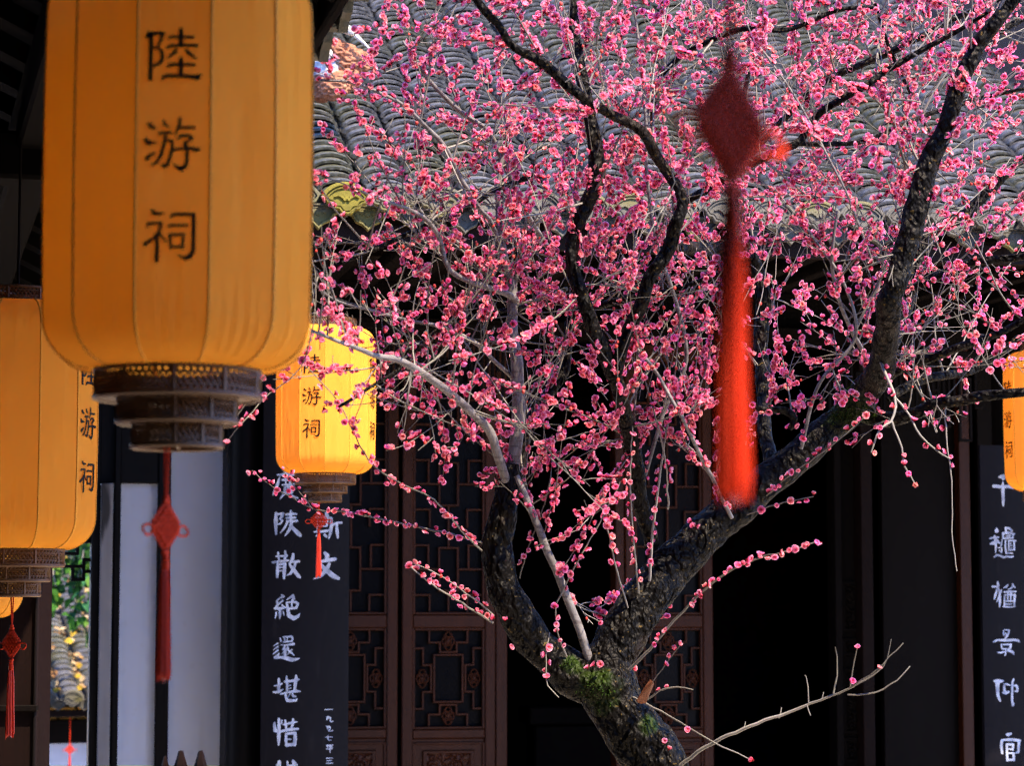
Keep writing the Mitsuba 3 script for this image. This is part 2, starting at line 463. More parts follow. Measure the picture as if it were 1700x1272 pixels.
for name, lst in cand.items():
    vis = []
    for m, k in lst:
        x, y = proj(m[:3, 3])
        vis.append(505 < x < 1715 and -30 < y < 345)
    order = sorted([i for i in range(len(lst)) if vis[i]], key=lambda i: lst[i][0][2, 3])[:298]
    keep = set(order)
    for i, (m, k) in enumerate(lst):
        if i in keep:
            add(name, cov[k] if name == 'cover_tile' else pan, None, ROOF, to_world=T(m))
        else:
            rest[name].append(xf(covm[k] if name == 'cover_tile' else panm, m))
    add(name + '_mass', cat(rest[name]), 'tile_mat', ROOF, smooth=40, kind='stuff')
af = mikit.ply(antefix(CW * 1.0, 0.085), 'antefix_mat', smooth=30)
afm = mikit.ply(antefix(CW * 1.0, 0.085), 'antefix_moss_mat', smooth=30)
dp = mikit.ply(drip(PITCH_U * 0.86, 0.105), 'antefix_mat', smooth=30)
VU = M4(RU, OW * 0.97 + ZZ * 0.243, ZZ * 0.97 - OW * 0.243, np.zeros(3))     # plates lean a little forward at the foot
for c in range(-3, 19):
    m = VU.copy(); m[:3, 3] = E0 + RU * (c * PITCH_U + rng.normal(0, .003)) + SN * 0.022 + OW * 0.010
    add('antefix', afm if c == 0 else af, None, ROOF, to_world=T(m))
    m = VU.copy(); m[:3, 3] = E0 + RU * ((c + .5) * PITCH_U + rng.normal(0, .003)) - SN * 0.065 + OW * 0.004
    add('drip_tile', dp, None, ROOF, to_world=T(m))
# fascia and eave timbers
add('fascia_board', hbox(-3, 9, W_EAVE - 0.10, W_EAVE - 0.06, ZE - 0.20, ZE - 0.115), 'redwood_mat', HALL, label='dark red fascia board under the drip tiles')
for k in range(64):
    add('rafter', hbox(-3 + k * .19, -3 + k * .19 + .06, W_EAVE - 0.11, 0.1, ZE - 0.19, ZE - 0.13), 'dark_wood_mat', HALL) if -3 + k * .19 < 8.9 else None
zb = Z(405, 700, 0.0)
add('eave_beam', hbox(-3, 9, -0.13, 0.11, zb - 0.10, zb + 0.06, 0.02), 'redwood_mat', HALL, label='long beam across the column tops')
add('ceiling_board', hbox(-3, 9, -1.6, W_EAVE - 0.14, ZE + 0.02, ZE + 0.05), 'dark_wood_mat', HALL)
# front columns
def column(px, w, r, z1, mat='dark_wood_mat', name='column', lab=None):
    u = U(px, w)
    return add(name, xf(lathe([(0, .5), (r * 1.02, .5), (r, 1.2), (r * .97, z1), (0, z1)], 28), M4(RU, -OW, ZZ, hall(u, w, 0))), mat, HALL, smooth=40, label=lab)
column(508, -0.16, 0.15, zb); column(1700, -0.16, 0.15, zb)
column(408, -0.20, 0.085, zb, 'gloss_black_mat')
# inner front (door plane)
WD = -1.25
ZT = Z(560, 740, WD)
def ub(a, b, w0, w1, z0, z1, mat, name, lab=None, ch=.004):
    return add(name, hbox(U(a, w0), U(b, w0), w0, w1, z0, z1, ch), mat, HALL, label=lab)
add('transom_wall', hbox(-0.6, 6.5, WD - .12, WD - .05, ZT + .09, ZE + .02), 'dark_wood_mat', HALL)
add('door_lintel', hbox(-0.6, 6.5, WD - .10, WD + .06, ZT, ZT + .09), 'dark_wood_mat', HALL)
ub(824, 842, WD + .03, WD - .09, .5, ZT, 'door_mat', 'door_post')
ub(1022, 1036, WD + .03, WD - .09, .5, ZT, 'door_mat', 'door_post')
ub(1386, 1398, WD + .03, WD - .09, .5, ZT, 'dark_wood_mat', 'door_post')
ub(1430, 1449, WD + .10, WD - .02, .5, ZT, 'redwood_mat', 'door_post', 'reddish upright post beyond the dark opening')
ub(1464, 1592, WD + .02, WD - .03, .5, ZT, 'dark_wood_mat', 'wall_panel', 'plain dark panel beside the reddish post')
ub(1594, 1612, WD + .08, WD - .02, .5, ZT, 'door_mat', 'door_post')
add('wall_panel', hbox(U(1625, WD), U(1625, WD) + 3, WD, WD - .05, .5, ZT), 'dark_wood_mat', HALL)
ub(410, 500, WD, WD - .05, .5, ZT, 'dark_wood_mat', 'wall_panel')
# inside: dark room
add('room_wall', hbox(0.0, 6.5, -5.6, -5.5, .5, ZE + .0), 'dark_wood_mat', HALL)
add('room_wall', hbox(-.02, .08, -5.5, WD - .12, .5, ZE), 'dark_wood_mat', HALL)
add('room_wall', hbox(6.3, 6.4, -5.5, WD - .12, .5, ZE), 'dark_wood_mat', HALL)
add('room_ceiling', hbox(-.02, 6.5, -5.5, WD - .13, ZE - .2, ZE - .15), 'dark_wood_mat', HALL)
# a cabinet-like altar table in the dark room and an open leaf, dimly seen
add('altar_table', cat([hbox(U(860, -3), U(1020, -3), -3.0, -2.7, Z(1200, 940, -3), Z(1170, 940, -3), .01), hbox(U(872, -3), U(1008, -3), -2.98, -2.75, .52, Z(1201, 940, -3), .01)]), 'dark_wood_mat', HALL)


# ---- door leaves
def fret(bars, w, h, parent, mat, m, t=0.012, d=0.018, name='lattice_bar'):
    """Thin square bars given as (x0, y0, x1, y1) in a unit panel, y down."""
    for x0, y0, x1, y1 in bars:
        hor = abs(x1 - x0) > abs(y1 - y0)
        xa, xb, ya, yb = min(x0, x1) * w, max(x0, x1) * w, (1 - max(y0, y1)) * h, (1 - min(y0, y1)) * h
        if hor: lo, hi = (xa - t / 2, 0, ya - t / 2), (xb + t / 2, d, yb + t / 2)
        else: lo, hi = (xa - t / 2, 0.002, ya - t / 2 + .001), (xb + t / 2, d - .002, yb + t / 2 - .001)
        add(name, xf(cbox(lo, hi, .003), m), mat, parent)


def path_bars(*paths):
    return [(a[0], a[1], b[0], b[1]) for p in paths for a, b in zip(p[:-1], p[1:])]


def mir(p): return [(1 - x, y) for x, y in p]


LT = [(0.0, .185), (.125, .185), (.125, .36), (.245, .36), (.245, .64), (.125, .64), (.125, .815), (0, .815)]
TP = [(.215, 0), (.215, .125), (.375, .125), (.375, .225), (.625, .225), (.625, .125), (.785, .125), (.785, 0)]
MIDBARS = path_bars([(.29, .255), (.715, .255), (.715, .745), (.29, .745), (.29, .255)], LT, mir(LT), TP, [(x, 1 - y) for x, y in TP])
UPB = []
for k in range(3):
    y0 = k / 3
    q = lambda p: [(x, y0 + y / 3) for x, y in p]
    UPB += path_bars(q([(.36, .25), (.64, .25), (.64, .75), (.36, .75), (.36, .25)]), q([(0, .22), (.2, .22), (.2, .5), (0, .5)]), q(mir([(0, .22), (.2, .22), (.2, .5), (0, .5)])),
                     q([(.2, .5), (.36, .5)]), q([(.64, .5), (.8, .5)]), q([(0, .8), (.22, .8), (.22, 1)]), q(mir([(0, .8), (.22, .8), (.22, 1)])), q([(.5, 0), (.5, .25)]), q([(.5, .75), (.5, 1)]))


def rosette(m, parent, w=.05, h=.07):
    c = [tube([(w * .36 * math.cos(a) + dx * w * .55, 0.006, h * .36 * math.sin(a) + dz * h * .5) for a in np.linspace(0, 2 * np.pi, 11)], .0045, 5, False) for dx, dz in ((.45, 0), (-.45, 0), (0, .6), (0, -.6))]
    c.append(xf(cbox((-.007, 0, -.007), (.007, .014, .007), .002), np.eye(4)))
    c += [tube([(sx * w * .1, .006, sz * h * .15), (sx * w * .42, .006, sz * h * .42), (sx * w * .2, .006, sz * h * .62)], .003, 4) for sx in (-1, 1) for sz in (-1, 1)]
    add('carved_flower', xf(cat(c), m), 'door_mat', parent)


def carved_panel(u0, u1, w, z0, z1, parent, mat):
    """A low relief of scrolls inside a raised border."""
    W, H = u1 - u0, z1 - z0
    n = 56; k = max(8, int(n * H / W))
    gx, gz = np.meshgrid(np.linspace(0, 1, n), np.linspace(0, 1, k))
    pt = np.stack([gx * W * 22, gz * H * 22, gx * 0], -1)
    rel = meshkit.fbm(pt, 3, 3)
    rel = np.abs(np.sin(rel * 14)) * .010
    e = np.minimum(np.minimum(gx, 1 - gx) * W, np.minimum(gz, 1 - gz) * H)
    rel = np.where(e < .02, .012, rel) * (e > .001)
    v = np.stack([u0 + gx * W, -(w + rel), z0 + gz * H], -1).reshape(-1, 3)
    i, j = np.meshgrid(np.arange(k - 1), np.arange(n - 1), indexing='ij')
    q = (i * n + j).ravel()
    f = np.vstack([np.stack([q, q + 1, q + n + 1], 1), np.stack([q, q + n + 1, q + n], 1)])
    add('carved_panel', xf((v, f), HM), mat, parent)


def door_leaf(pxl, pxr, wd, lab=None, mat='door_mat'):
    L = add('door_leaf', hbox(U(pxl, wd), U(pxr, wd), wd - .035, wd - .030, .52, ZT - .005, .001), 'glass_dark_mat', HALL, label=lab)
    u0, u1 = U(pxl, wd), U(pxr, wd)
    st = (u1 - u0) * .115
    pc = (pxl + pxr) / 2
    zr = [Z(y, pc, wd) for y in (1032, 1219)]
    ztop = ZT - .01
    for a, b in ((u0, u0 + st), (u1 - st, u1)):
        add('stile', hbox(a, b, wd - .028, wd + .022, .52, ztop, .006), mat, L)
    rails = [(zr[0] - .034, zr[0] + .034), (zr[1] - .024, zr[1] + .024), (ztop - .08, ztop)]
    for a, b in rails:
        add('rail', hbox(u0 + st, u1 - st, wd - .026, wd + .018, a, b, .006), mat, L)
    # frames and frets of the two glazed panels
    for za, zbb, bars, d in ((zr[1] + .024, zr[0] - .034, MIDBARS, .02), (zr[0] + .034, ztop - .08, UPB, .016)):
        a, b = u0 + st, u1 - st
        fr = .013
        for (q0, q1, r0, r1) in ((a, a + fr, za, zbb), (b - fr, b, za, zbb), (a + fr, b - fr, za, za + fr), (a + fr, b - fr, zbb - fr, zbb)):
            add('moulding', hbox(q0, q1, wd - .02, wd + .012, r0, r1, .005), mat, L)
        m = HM @ M4([1, 0, 0], [0, -1, 0], [0, 0, 1], [a + fr, -(wd - .022), za + fr])
        m = HM @ np.array([[1, 0, 0, a + fr], [0, 1, 0, -(wd + .0)], [0, 0, 1, za + fr], [0, 0, 0, 1.0]])
        fret(bars, b - a - 2 * fr, zbb - za - 2 * fr, L, mat, m, .0115, d)
        if bars is MIDBARS:
            for cx, cz in ((.115, .5), (.885, .5), (.5, .11), (.5, .89)):
                mm = m.copy(); mm[:3, 3] = (m @ np.array([(b - a - 2 * fr) * cx, .012, (zbb - za - 2 * fr) * cz, 1]))[:3]
                mm[:3, 1] *= -1
                rosette(mm, L)
    a, b = u0 + st, u1 - st
    add('skirt_board', hbox(a, b, wd - .02, wd + .002, .52, zr[1] - .024, .004), mat, L)
    zc = zr[1] - .024
    for (q0, q1, r0, r1) in ((a, a + .012, zc - .4, zc - .02), (b - .012, b, zc - .4, zc - .02), (a + .012, b - .012, zc - .03, zc - .018)):
        add('moulding', hbox(q0, q1, wd + .003, wd + .014, r0, r1, .004), mat, L)
    carved_panel(a + (b - a) * .14, b - (b - a) * .14, wd + .004, zc - .19, zc - .058, L, mat)
    return L


door_leaf(505, 660, WD, 'lattice door leaf half hidden by the dark board')
door_leaf(667, 822, WD, 'carved lattice door leaf beside the trunk')
door_leaf(1036, 1181, WD, 'lattice door leaf partly behind the trunk')
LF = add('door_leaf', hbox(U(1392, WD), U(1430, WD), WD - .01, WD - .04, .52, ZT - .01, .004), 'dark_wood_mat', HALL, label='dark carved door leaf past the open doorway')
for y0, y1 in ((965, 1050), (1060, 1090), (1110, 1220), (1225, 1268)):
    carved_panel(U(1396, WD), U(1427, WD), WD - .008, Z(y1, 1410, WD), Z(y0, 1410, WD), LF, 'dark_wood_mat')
# hanging fretwork under the eave beam
def hang_fret(pa, pb, ya, yb, w, n):
    u0, u1, z1, z0 = U(pa, w), U(pb, w), Z(ya, pa, w), Z(yb, pa, w)
    F = add('hanging_fret', hbox(u0, u1, w - .012, w + .012, z1, z1 + .035, .004), 'dark_wood_mat', HALL)
    for k in range(n):
        m = HM @ np.array([[1, 0, 0, u0 + (u1 - u0) * k / n], [0, 1, 0, -(w + .012)], [0, 0, 1, z0], [0, 0, 0, 1.0]])
        h = .45 + .55 * abs((k + .5) / n - .5) * 2
        b = [(0, 0, 0, h), (0, h, .5, h), (.5, h, .5, h * .25), (.5, h * .25, .25, h * .25), (.25, h * .25, .25, h * .7), (.75, 0, .75, h * .6), (.75, h * .6, 1, h * .6), (.5, .12 * h, 1, .12 * h)]
        fret(b, (u1 - u0) / n, z1 - z0, F, 'dark_wood_mat', m, .014, .022, 'fret_bar')
hang_fret(585, 905, 545, 700, .0, 9)
hang_fret(1380, 1632, 590, 740, .0, 7)

# ---- the white bay beside the hall (part of the same front)
WW = -0.5
BAY = thing('side_bay', 'white plastered wall bay framed by black posts beside the dark board', 'wall')
def bb(a, b, w0, w1, z0, z1, mat, name, lab=None, ch=.005):
    return add(name, hbox(U(a, w0), U(b, w0), w0, w1, z0, z1, ch), mat, BAY, label=lab)
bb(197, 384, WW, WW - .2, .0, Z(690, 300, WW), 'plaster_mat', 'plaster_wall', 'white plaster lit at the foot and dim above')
bb(262, 283, WW + .06, WW - .02, .0, ZE, 'gloss_black_mat', 'post', 'slim black post against the white plaster')
bb(377, 412, WW + .25, WW - .05, .0, ZE, 'gloss_black_mat', 'post')
bb(189, 200, WW + .10, WW - .05, .0, ZE, 'gloss_black_mat', 'post')
bb(167, 187, WW + .16, WW - .05, .0, Z(805, 180, WW), 'weather_mat', 'weathered_post', 'grey weathered post beside the opening')
bb(152, 166, WW + .12, WW - .05, .0, ZE, 'gloss_black_mat', 'post')
bb(140, 262, WW + .05, WW - .1, Z(803, 200, WW), ZE + .1, 'gloss_black_mat', 'lintel_board')
bb(-160, 152, WW + .05, WW - .1, Z(902, 80, WW), ZE + .1, 'gloss_black_mat', 'lintel_board')
bb(262, 384, WW + .052, WW - .1, Z(742, 330, WW), ZE + .1, 'gloss_black_mat', 'lintel_board')
bb(-300, -30, WW + .05, WW - .1, 0, Z(902, 80, WW), 'dark_wood_mat', 'wall_panel')
# corner fretwork of the opening
m = HM @ np.array([[1, 0, 0, U(104, WW)], [0, 1, 0, -(WW + .03)], [0, 0, 1, Z(966, 120, WW)], [0, 0, 0, 1.0]])
fw, fh = U(153, WW) - U(104, WW), Z(900, 120, WW) - Z(966, 120, WW)
fret([(0, .0, 0, .62), (0, .3, .5, .3), (0, .62, .35, .62), (.35, .62, .35, .95), (.35, .95, .72, .95), (.72, .95, .72, .45), (.5, .0, .5, .3), (.72, .45, 1, .45), (.35, .62, .72, .62), (.72, .75, 1, .75)], fw, fh, BAY, 'gloss_black_mat', m, .016, .03, 'fret_bar')

# ------------------------------------------------------------------ lettering, traced stroke by stroke
GL = {
 'a': (12.72, [[(200,215,41),(202,640,38),(200,1045,44)],[(125,255,33),(165,197,38),(420,190,33)],[(425,197,36),(370,345,30),(330,430,28)],[(230,470,26),(330,460,28),(405,535,33),(425,640,38),(395,725,33),(305,790,30),(230,800,26)],
   [(750,115,40),(750,405,46)],[(535,280,26),(585,255,28),(965,255,31)],[(500,465,26),(570,420,31),(760,410,28),(1040,405,33)],[(670,485,28),(635,550,38),(510,660,13)],[(855,500,33),(905,560,38),(1030,660,18)],
   [(757,660,38),(757,940,43)],[(520,815,26),(570,775,31),(1000,770,31)],[(420,1055,23),(480,990,38),(760,985,36),(1015,1000,43),(1120,960,25)],[(1010,1005,40),(1065,1035,33),(1120,965,19)]]),
 'b': (12.72, [[(190,230,36),(230,280,43),(318,312,18)],[(127,520,38),(165,572,50),(330,580,13)],[(152,878,38),(180,840,45),(305,757,12)],[(458,172,28),(483,230,33),(553,293,13)],[(380,413,26),(432,392,31),(597,382,23)],
   [(496,420,30),(478,572,31),(420,790,31),(343,940,28),(248,1005,20)],[(508,522,25),(610,540,30),(623,636,31),(585,827,31),(534,980,33),(483,1012,38),(432,985,20)],[(750,120,30),(744,230,33),(700,356,23),(655,425,15)],[(763,290,28),(1005,285,33)],
   [(720,500,20),(776,440,31),(916,432,31),(973,483,38),(903,534,28),(852,572,28)],[(846,572,38),(884,700,36),(890,890,36),(865,1005,38),(788,1055,46),(712,1030,31),(642,965,13)],[(610,712,31),(763,682,26),(954,675,38),(1068,700,38),(1125,668,20)]]),
 'c': (12.72, [[(267,180,31),(318,240,43),(477,240,15)],[(172,485,23),(205,425,28),(432,412,28)],[(440,420,33),(394,585,31),(280,712,31),(140,808,38)],[(362,660,36),(366,890,38),(360,1105,41)],[(420,622,26),(521,738,23)],[(615,295,26),(660,248,31),(1018,245,36)],
   [(1024,255,41),(1024,763,41),(1020,916,41),(967,1018,46),(890,1055,43),(814,1036,26),(744,998,13)],[(560,475,23),(625,450,28),(897,450,28)],[(595,630,31),(610,870,29)],[(595,630,28),(840,617,31)],[(842,617,31),(822,870,28)],[(610,850,28),(815,850,26)]]),
 'ling': (9.087, [[(170,110,20),(165,250,30),(170,430,14)],[(190,130,16),(270,120,22),(255,170,18),(225,200,13),(265,225,15),(240,265,14),(205,280,12)],[(320,135,16),(400,125,20),(470,125,16)],[(390,80,16),(390,200,20)],[(320,185,14),(455,180,18)],[(330,235,18),(480,230,20)],[(340,245,16),(300,330,16),(235,410,8)],[(400,245,20),(395,310,24),(350,390,20),(300,455,8)],[(375,290,18),(430,350,26),(500,420,34),(530,450,22)]]),
 'san': (9.087, [[(200,705,14),(205,760,16),(215,820,14)],[(305,685,14),(310,740,20),(300,800,18)],[(170,765,12),(330,755,18)],[(120,855,16),(230,840,18),(350,825,16)],[(195,880,18),(190,1000,24),(185,1080,16)],[(195,890,14),(300,875,22)],[(305,880,20),(290,1000,26),(288,1095,16)],[(205,935,10),(280,930,10)],[(205,985,10),(280,980,10)],[(425,735,20),(415,800,26),(370,880,16)],[(400,850,16),(510,840,20)],[(465,850,18),(430,950,24),(380,1030,18),(330,1050,8)],[(380,900,18),(440,980,28),(500,1060,26),(530,1085,14)]]),
 'si': (9.087, [[(780,100,10),(790,150,14),(790,360,14)],[(920,100,16),(935,150,30),(935,300,14)],[(760,170,12),(960,170,14)],[(745,395,14),(870,390,20),(990,370,18)],[(800,240,8),(930,240,8)],[(800,310,8),(930,310,8)],[(900,440,20),(925,465,20)],[(800,430,14),(770,460,10)],[(1000,190,22),(1005,290,24),(990,400,24),(965,490,14)],[(1010,300,14),(1080,260,18),(1160,255,16)],[(1085,280,18),(1090,380,26),(1100,480,16)],[(960,180,12),(1010,190,16)]]),
 'wen': (9.087, [[(905,715,24),(940,750,34),(930,800,30)],[(790,850,18),(950,825,28),(1060,805,26)],[(970,880,24),(920,980,34),(830,1070,22),(735,1105,8)],[(840,890,22),(920,970,34),(1030,1060,40),(1110,1095,24)]]),
 'jue': (15.9, [[(440,130,20),(495,175,30),(400,210,22),(305,300,24),(340,350,26)],[(470,280,24),(340,390,26),(300,450,32)],[(270,490,34),(400,490,36),(530,465,28)],[(450,395,20),(520,460,24)],[(395,490,34),(400,640,38),(390,760,12)],[(300,590,24),(300,650,26),(270,750,10)],[(480,570,18),(500,660,16)],[(570,260,10),(680,190,28),(740,140,30),(760,210,30),(720,280,30)],[(720,170,26),(780,240,18)],[(570,340,24),(590,420,32),(610,560,42),(630,680,50),(750,750,56),(860,700,40),(915,630,12)],[(570,330,20),(700,318,26),(820,325,32),(870,360,26),(820,470,36),(700,492,28),(620,492,28)],[(705,330,16),(710,480,18)]]),
 'huan': (18.17, [[(460,280,22),(490,370,28)],[(560,240,26),(800,225,34),(835,290,28),(810,365,26),(560,392,22)],[(590,260,18),(600,380,18)],[(670,250,16),(670,370,16)],[(480,480,16),(600,490,20),(860,450,40)],[(390,430,26),(330,470,18),(265,515,10)],[(390,530,26),(330,580,18),(265,625,10)],[(390,640,28),(320,700,20),(245,760,12)],[(430,740,20),(350,820,36),(300,870,32),(310,890,24)],[(300,870,38),(500,850,40),(650,880,60),(800,930,62),(900,920,44),(1040,885,10)],[(600,520,26),(560,600,28),(540,620,22)],[(560,610,30),(680,610,40)],[(690,540,30),(690,600,36)],[(620,600,36),(610,720,40),(610,820,40)],[(600,650,18),(505,755,8)],[(700,640,26),(780,710,32),(860,780,28)],[(810,620,20),(760,660,14),(680,780,10)]]),
 'kan': (18.17, [[(420,240,36),(425,400,46),(410,600,42)],[(290,445,20),(400,430,36),(510,380,26)],[(255,630,22),(330,640,40),(430,620,36),(555,540,8)],[(650,160,22),(660,280,44),(670,420,38),(665,590,30)],[(935,130,26),(935,250,56),(910,400,48),(890,590,40)],[(600,320,30),(800,295,42),(1020,250,24)],[(730,440,18),(785,425,12)],[(720,530,14),(790,505,10)],[(480,690,28),(700,635,34),(930,600,48),(1060,610,20)],[(620,680,34),(635,800,38),(680,890,46),(800,890,46),(930,880,36),(970,830,12)],[(760,660,14),(705,790,10)],[(820,670,24),(850,750,36),(920,760,24)]]),
 'xi': (12.143, [[(195,195,20),(195,270,30),(215,350,34)],[(280,115,24),(285,300,34),(280,500,36),(275,640,16)],[(345,140,12),(330,210,14)],[(405,140,16),(420,220,26),(430,310,20)],[(565,120,22),(560,200,30),(540,280,24)],[(370,230,18),(500,200,26),(640,170,14)],[(310,370,22),(480,330,32),(660,315,24)],[(430,420,28),(420,540,28),(440,660,22)],[(430,415,24),(600,400,32)],[(605,400,32),(605,520,38),(592,640,28)],[(440,530,18),(520,520,14)],[(430,640,30),(600,625,32)],[(200,350,30),(280,380,24)]]),
 'qing': (12.143, [[(290,980,34),(295,1250,34)],[(450,975,18),(460,1100,22)],[(565,960,26),(590,1010,40),(580,1200,34)],[(480,1060,22),(640,1040,24)],[(470,1150,22),(650,1130,26)],[(240,1040,16),(235,1110,20)]]),
 'guang': (15.9, [[(800,140,40),(805,250,40)],[(570,295,24),(760,290,40),(970,285,48)],[(630,350,14),(590,500,40),(540,640,40),(480,770,30),(455,830,12)],[(700,430,28),(960,420,36)],[(780,400,20),(790,540,24)],[(920,400,30),(900,540,34)],[(690,560,16),(880,555,28),(1090,530,20)],[(760,620,24),(760,740,26)],[(760,620,20),(960,610,28)],[(950,610,28),(935,730,32)],[(850,600,16),(850,740,16)],[(740,680,12),(950,670,12)],[(720,770,34),(940,760,40)],[(760,800,30),(700,850,24),(640,930,14)],[(900,830,26),(1000,880,36),(1090,910,26)]]),
 'date': (11.35, [[(218,215,9),(365,210,9)]]),
 'jiu': (11.35, [[(255,350,8),(300,350,12),(255,405,10)],[(255,380,8),(330,365,10),(320,430,9),(340,450,8),(375,432,8)]]),
 'jiub': (11.35, [[(250,530,9),(310,535,12),(265,570,9)],[(260,555,9),(325,545,10),(320,590,8),(285,600,9),(300,622,8),(350,620,8),(375,605,7)]]),
 'qi': (11.35, [[(230,735,7),(365,730,7)],[(278,705,7),(280,770,8),(300,798,8),(340,790,8)]]),
 'nian': (11.35, [[(250,885,8),(370,880,8)],[(255,905,8),(360,905,10)],[(265,900,8),(270,935,8)],[(350,925,8),(365,940,7)],[(245,960,7),(360,958,7)],[(315,880,9),(318,1025,8)]]),
 'tri': (11.35, [[(250,1133,10),(372,1130,8)],[(262,1180,9),(355,1175,8)],[(250,1228,11),(370,1226,9)]]),
 'qian': (15.9, [[(465,355,24),(560,335,56),(570,395,44)],[(340,590,44),(480,608,42),(700,605,42),(830,640,32)],[(560,490,20),(562,700,40),(570,1000,34),(572,1110,22)]]),
 'ji': (15.9, [[(405,200,20),(405,270,50)],[(245,465,22),(340,440,30),(450,435,20)],[(350,390,16),(380,480,40),(385,650,26),(378,850,10)],[(360,540,26),(250,605,22)],[(255,610,22),(380,610,26)],[(400,510,40),(460,580,24),(510,600,14)],[(540,505,14),(530,640,14),(500,660,12)],[(440,715,14),(535,710,14),(525,840,18),(470,780,14)],[(630,180,24),(640,300,22)],[(640,190,26),(720,200,30),(800,270,18)],[(640,300,16),(790,300,14)],[(565,320,26),(565,470,20)],[(565,330,24),(860,345,20)],[(820,350,22),(815,460,18)],[(570,465,20),(820,455,20)],[(650,405,14),(740,400,26)],[(630,520,18),(625,700,22),(650,860,24),(720,850,18),(810,865,14)],[(710,520,18),(710,780,16)],[(710,520,18),(890,530,20)],[(850,540,22),(850,770,20)],[(710,780,20),(860,770,18)],[(760,590,16),(765,610,16)],[(740,660,10),(790,660,16)],[(750,730,12),(790,725,12)],[(345,955,18),(420,905,24),(500,920,26),(580,970,26),(660,940,24),(760,960,26),(830,940,16)]]),
 'you': (18.17, [[(345,350,26),(400,355,32),(460,355,24)],[(495,215,24),(505,300,34),(490,420,28),(430,600,34),(400,730,18)],[(510,390,22),(545,500,28),(560,650,36),(560,800,34),(548,960,20)],[(600,460,22),(590,530,26)],[(540,600,20),(510,720,20),(465,815,10)],[(670,385,18),(740,360,34),(780,300,22)],[(930,280,24),(950,340,30),(1000,380,18)],[(940,330,24),(880,410,26),(790,440,10)],[(690,515,28),(850,500,34),(1020,505,24)],[(790,540,22),(780,740,18)],[(880,540,26),(870,740,18)],[(690,610,16),(830,600,18),(990,600,32)],[(690,660,18),(685,930,22)],[(990,610,34),(980,800,30),(975,930,18)],[(700,790,18),(960,790,26)],[(700,880,18),(905,880,16)],[(655,955,18),(820,970,28),(1010,955,14)]]),
 'jing': (15.9, [[(580,280,14),(578,350,20),(590,400,18)],[(610,260,16),(720,265,22),(710,350,24),(680,420,22),(630,470,22)],[(620,350,16),(650,360,14),(650,400,14)],[(335,575,24),(420,530,24),(640,535,38),(850,525,32),(950,540,30),(985,575,18)],[(525,640,16),(530,720,20),(560,765,22)],[(580,650,22),(770,645,26),(755,720,26),(740,765,20),(560,765,22)],[(425,855,10),(500,865,26),(600,840,20)],[(645,800,16),(635,880,20),(615,940,14)],[(700,810,24),(800,835,34),(840,880,24),(835,915,10)]]),
 'yang': (15.9, [[(350,260,24),(430,270,60),(480,270,50),(570,260,22)],[(430,330,54),(430,440,42),(440,640,36),(480,750,28),(500,790,20)],[(595,340,16),(660,345,24),(740,370,20)],[(595,390,22),(605,500,34)],[(570,570,24),(640,570,44),(710,550,28)],[(835,215,24),(805,300,26),(800,500,26),(800,780,26),(815,900,30),(855,850,10)],[(830,380,20),(910,380,28),(940,440,28),(930,530,26),(850,530,12)]]),
 'guan': (16.52, [[(680,420,18),(730,420,46),(800,395,26)],[(565,570,20),(700,560,36),(850,560,40),(1000,580,36),(1055,585,22)],[(565,580,34),(545,720,36),(570,930,28)],[(1020,590,36),(1005,750,34),(1000,900,30),(925,925,14)],[(690,690,30),(695,900,28),(710,1130,32)],[(700,690,34),(860,690,32)],[(860,690,30),(855,840,24)],[(720,810,20),(850,830,24)],[(730,930,22),(870,930,26)],[(870,940,30),(880,1120,30)],[(720,1120,30),(880,1110,30)]]),
}
BOARD_L = [('guang', 425, 770), ('ling', 440, 840), ('san', 440, 840), ('si', 440, 840), ('wen', 440, 840), ('jue', 440, 980), ('huan', 440, 1045), ('kan', 440, 1115), ('xi', 440, 1185), ('qing', 440, 1185),
           ('date', 520, 1160), ('jiu', 520, 1160), ('jiub', 520, 1160), ('qi', 520, 1160), ('nian', 520, 1160), ('tri', 520, 1160)]
BOARD_R = [('qian', 1630, 770), ('ji', 1630, 865), ('you', 1630, 955), ('jing', 1630, 1030), ('yang', 1630, 1115), ('guan', 1630, 1195)]


def couplet_board(pl, pr, ptop, chars, label, w=0.06):
    B = thing('couplet_board', label, 'board', 'couplet boards on the hall front')
    u0, u1, zt = U(pl, w), U(pr, w), Z(ptop, (pl + pr) / 2, w)
    # a board bent slightly round its column
    n = 15
    t = np.linspace(-1, 1, n)
    prof = [(u0 + (u1 - u0) * (a + 1) / 2, 0.020 * a * a) for a in t]
    outer = [(x, -w + y) for x, y in prof]; inner = [(x, -w + y + .022) for x, y in prof]
    v, f = prism(Polygon(outer + inner[::-1]), zt - .62)
    v = v + [0, 0, .62]
    add('panel', xf((v, f), HM), 'board_mat', B, smooth=30)
    for g, ox, oy in chars:
        s, st = GL[g]
        poly = strokes_polygon([[(ox + x / s, oy + y / s, r / s) for x, y, r in k] for k in st], 0.12)
        v, f = prism(poly.simplify(0.06), 0.0022)
        uz = np.array([hray(x, y, w) for x, y in v[:, :2]])
        a = np.clip((uz[:, 0] - u0) / (u1 - u0) * 2 - 1, -1, 1)
        lift = v[:, 2] / 0.0022 * 0.004 - 0.001
        add('character', xf((np.c_[uz[:, 0], -w + .020 * a * a - lift, uz[:, 1]], f), HM), 'letter_mat', B)
    return B


couplet_board(437, 581, 560, BOARD_L, 'dark couplet board with two columns of pale brushed characters behind the hanging lantern')
couplet_board(1632, 1766, 740, BOARD_R, 'dark couplet board with one column of thin pale seal characters, beyond the bare branch')

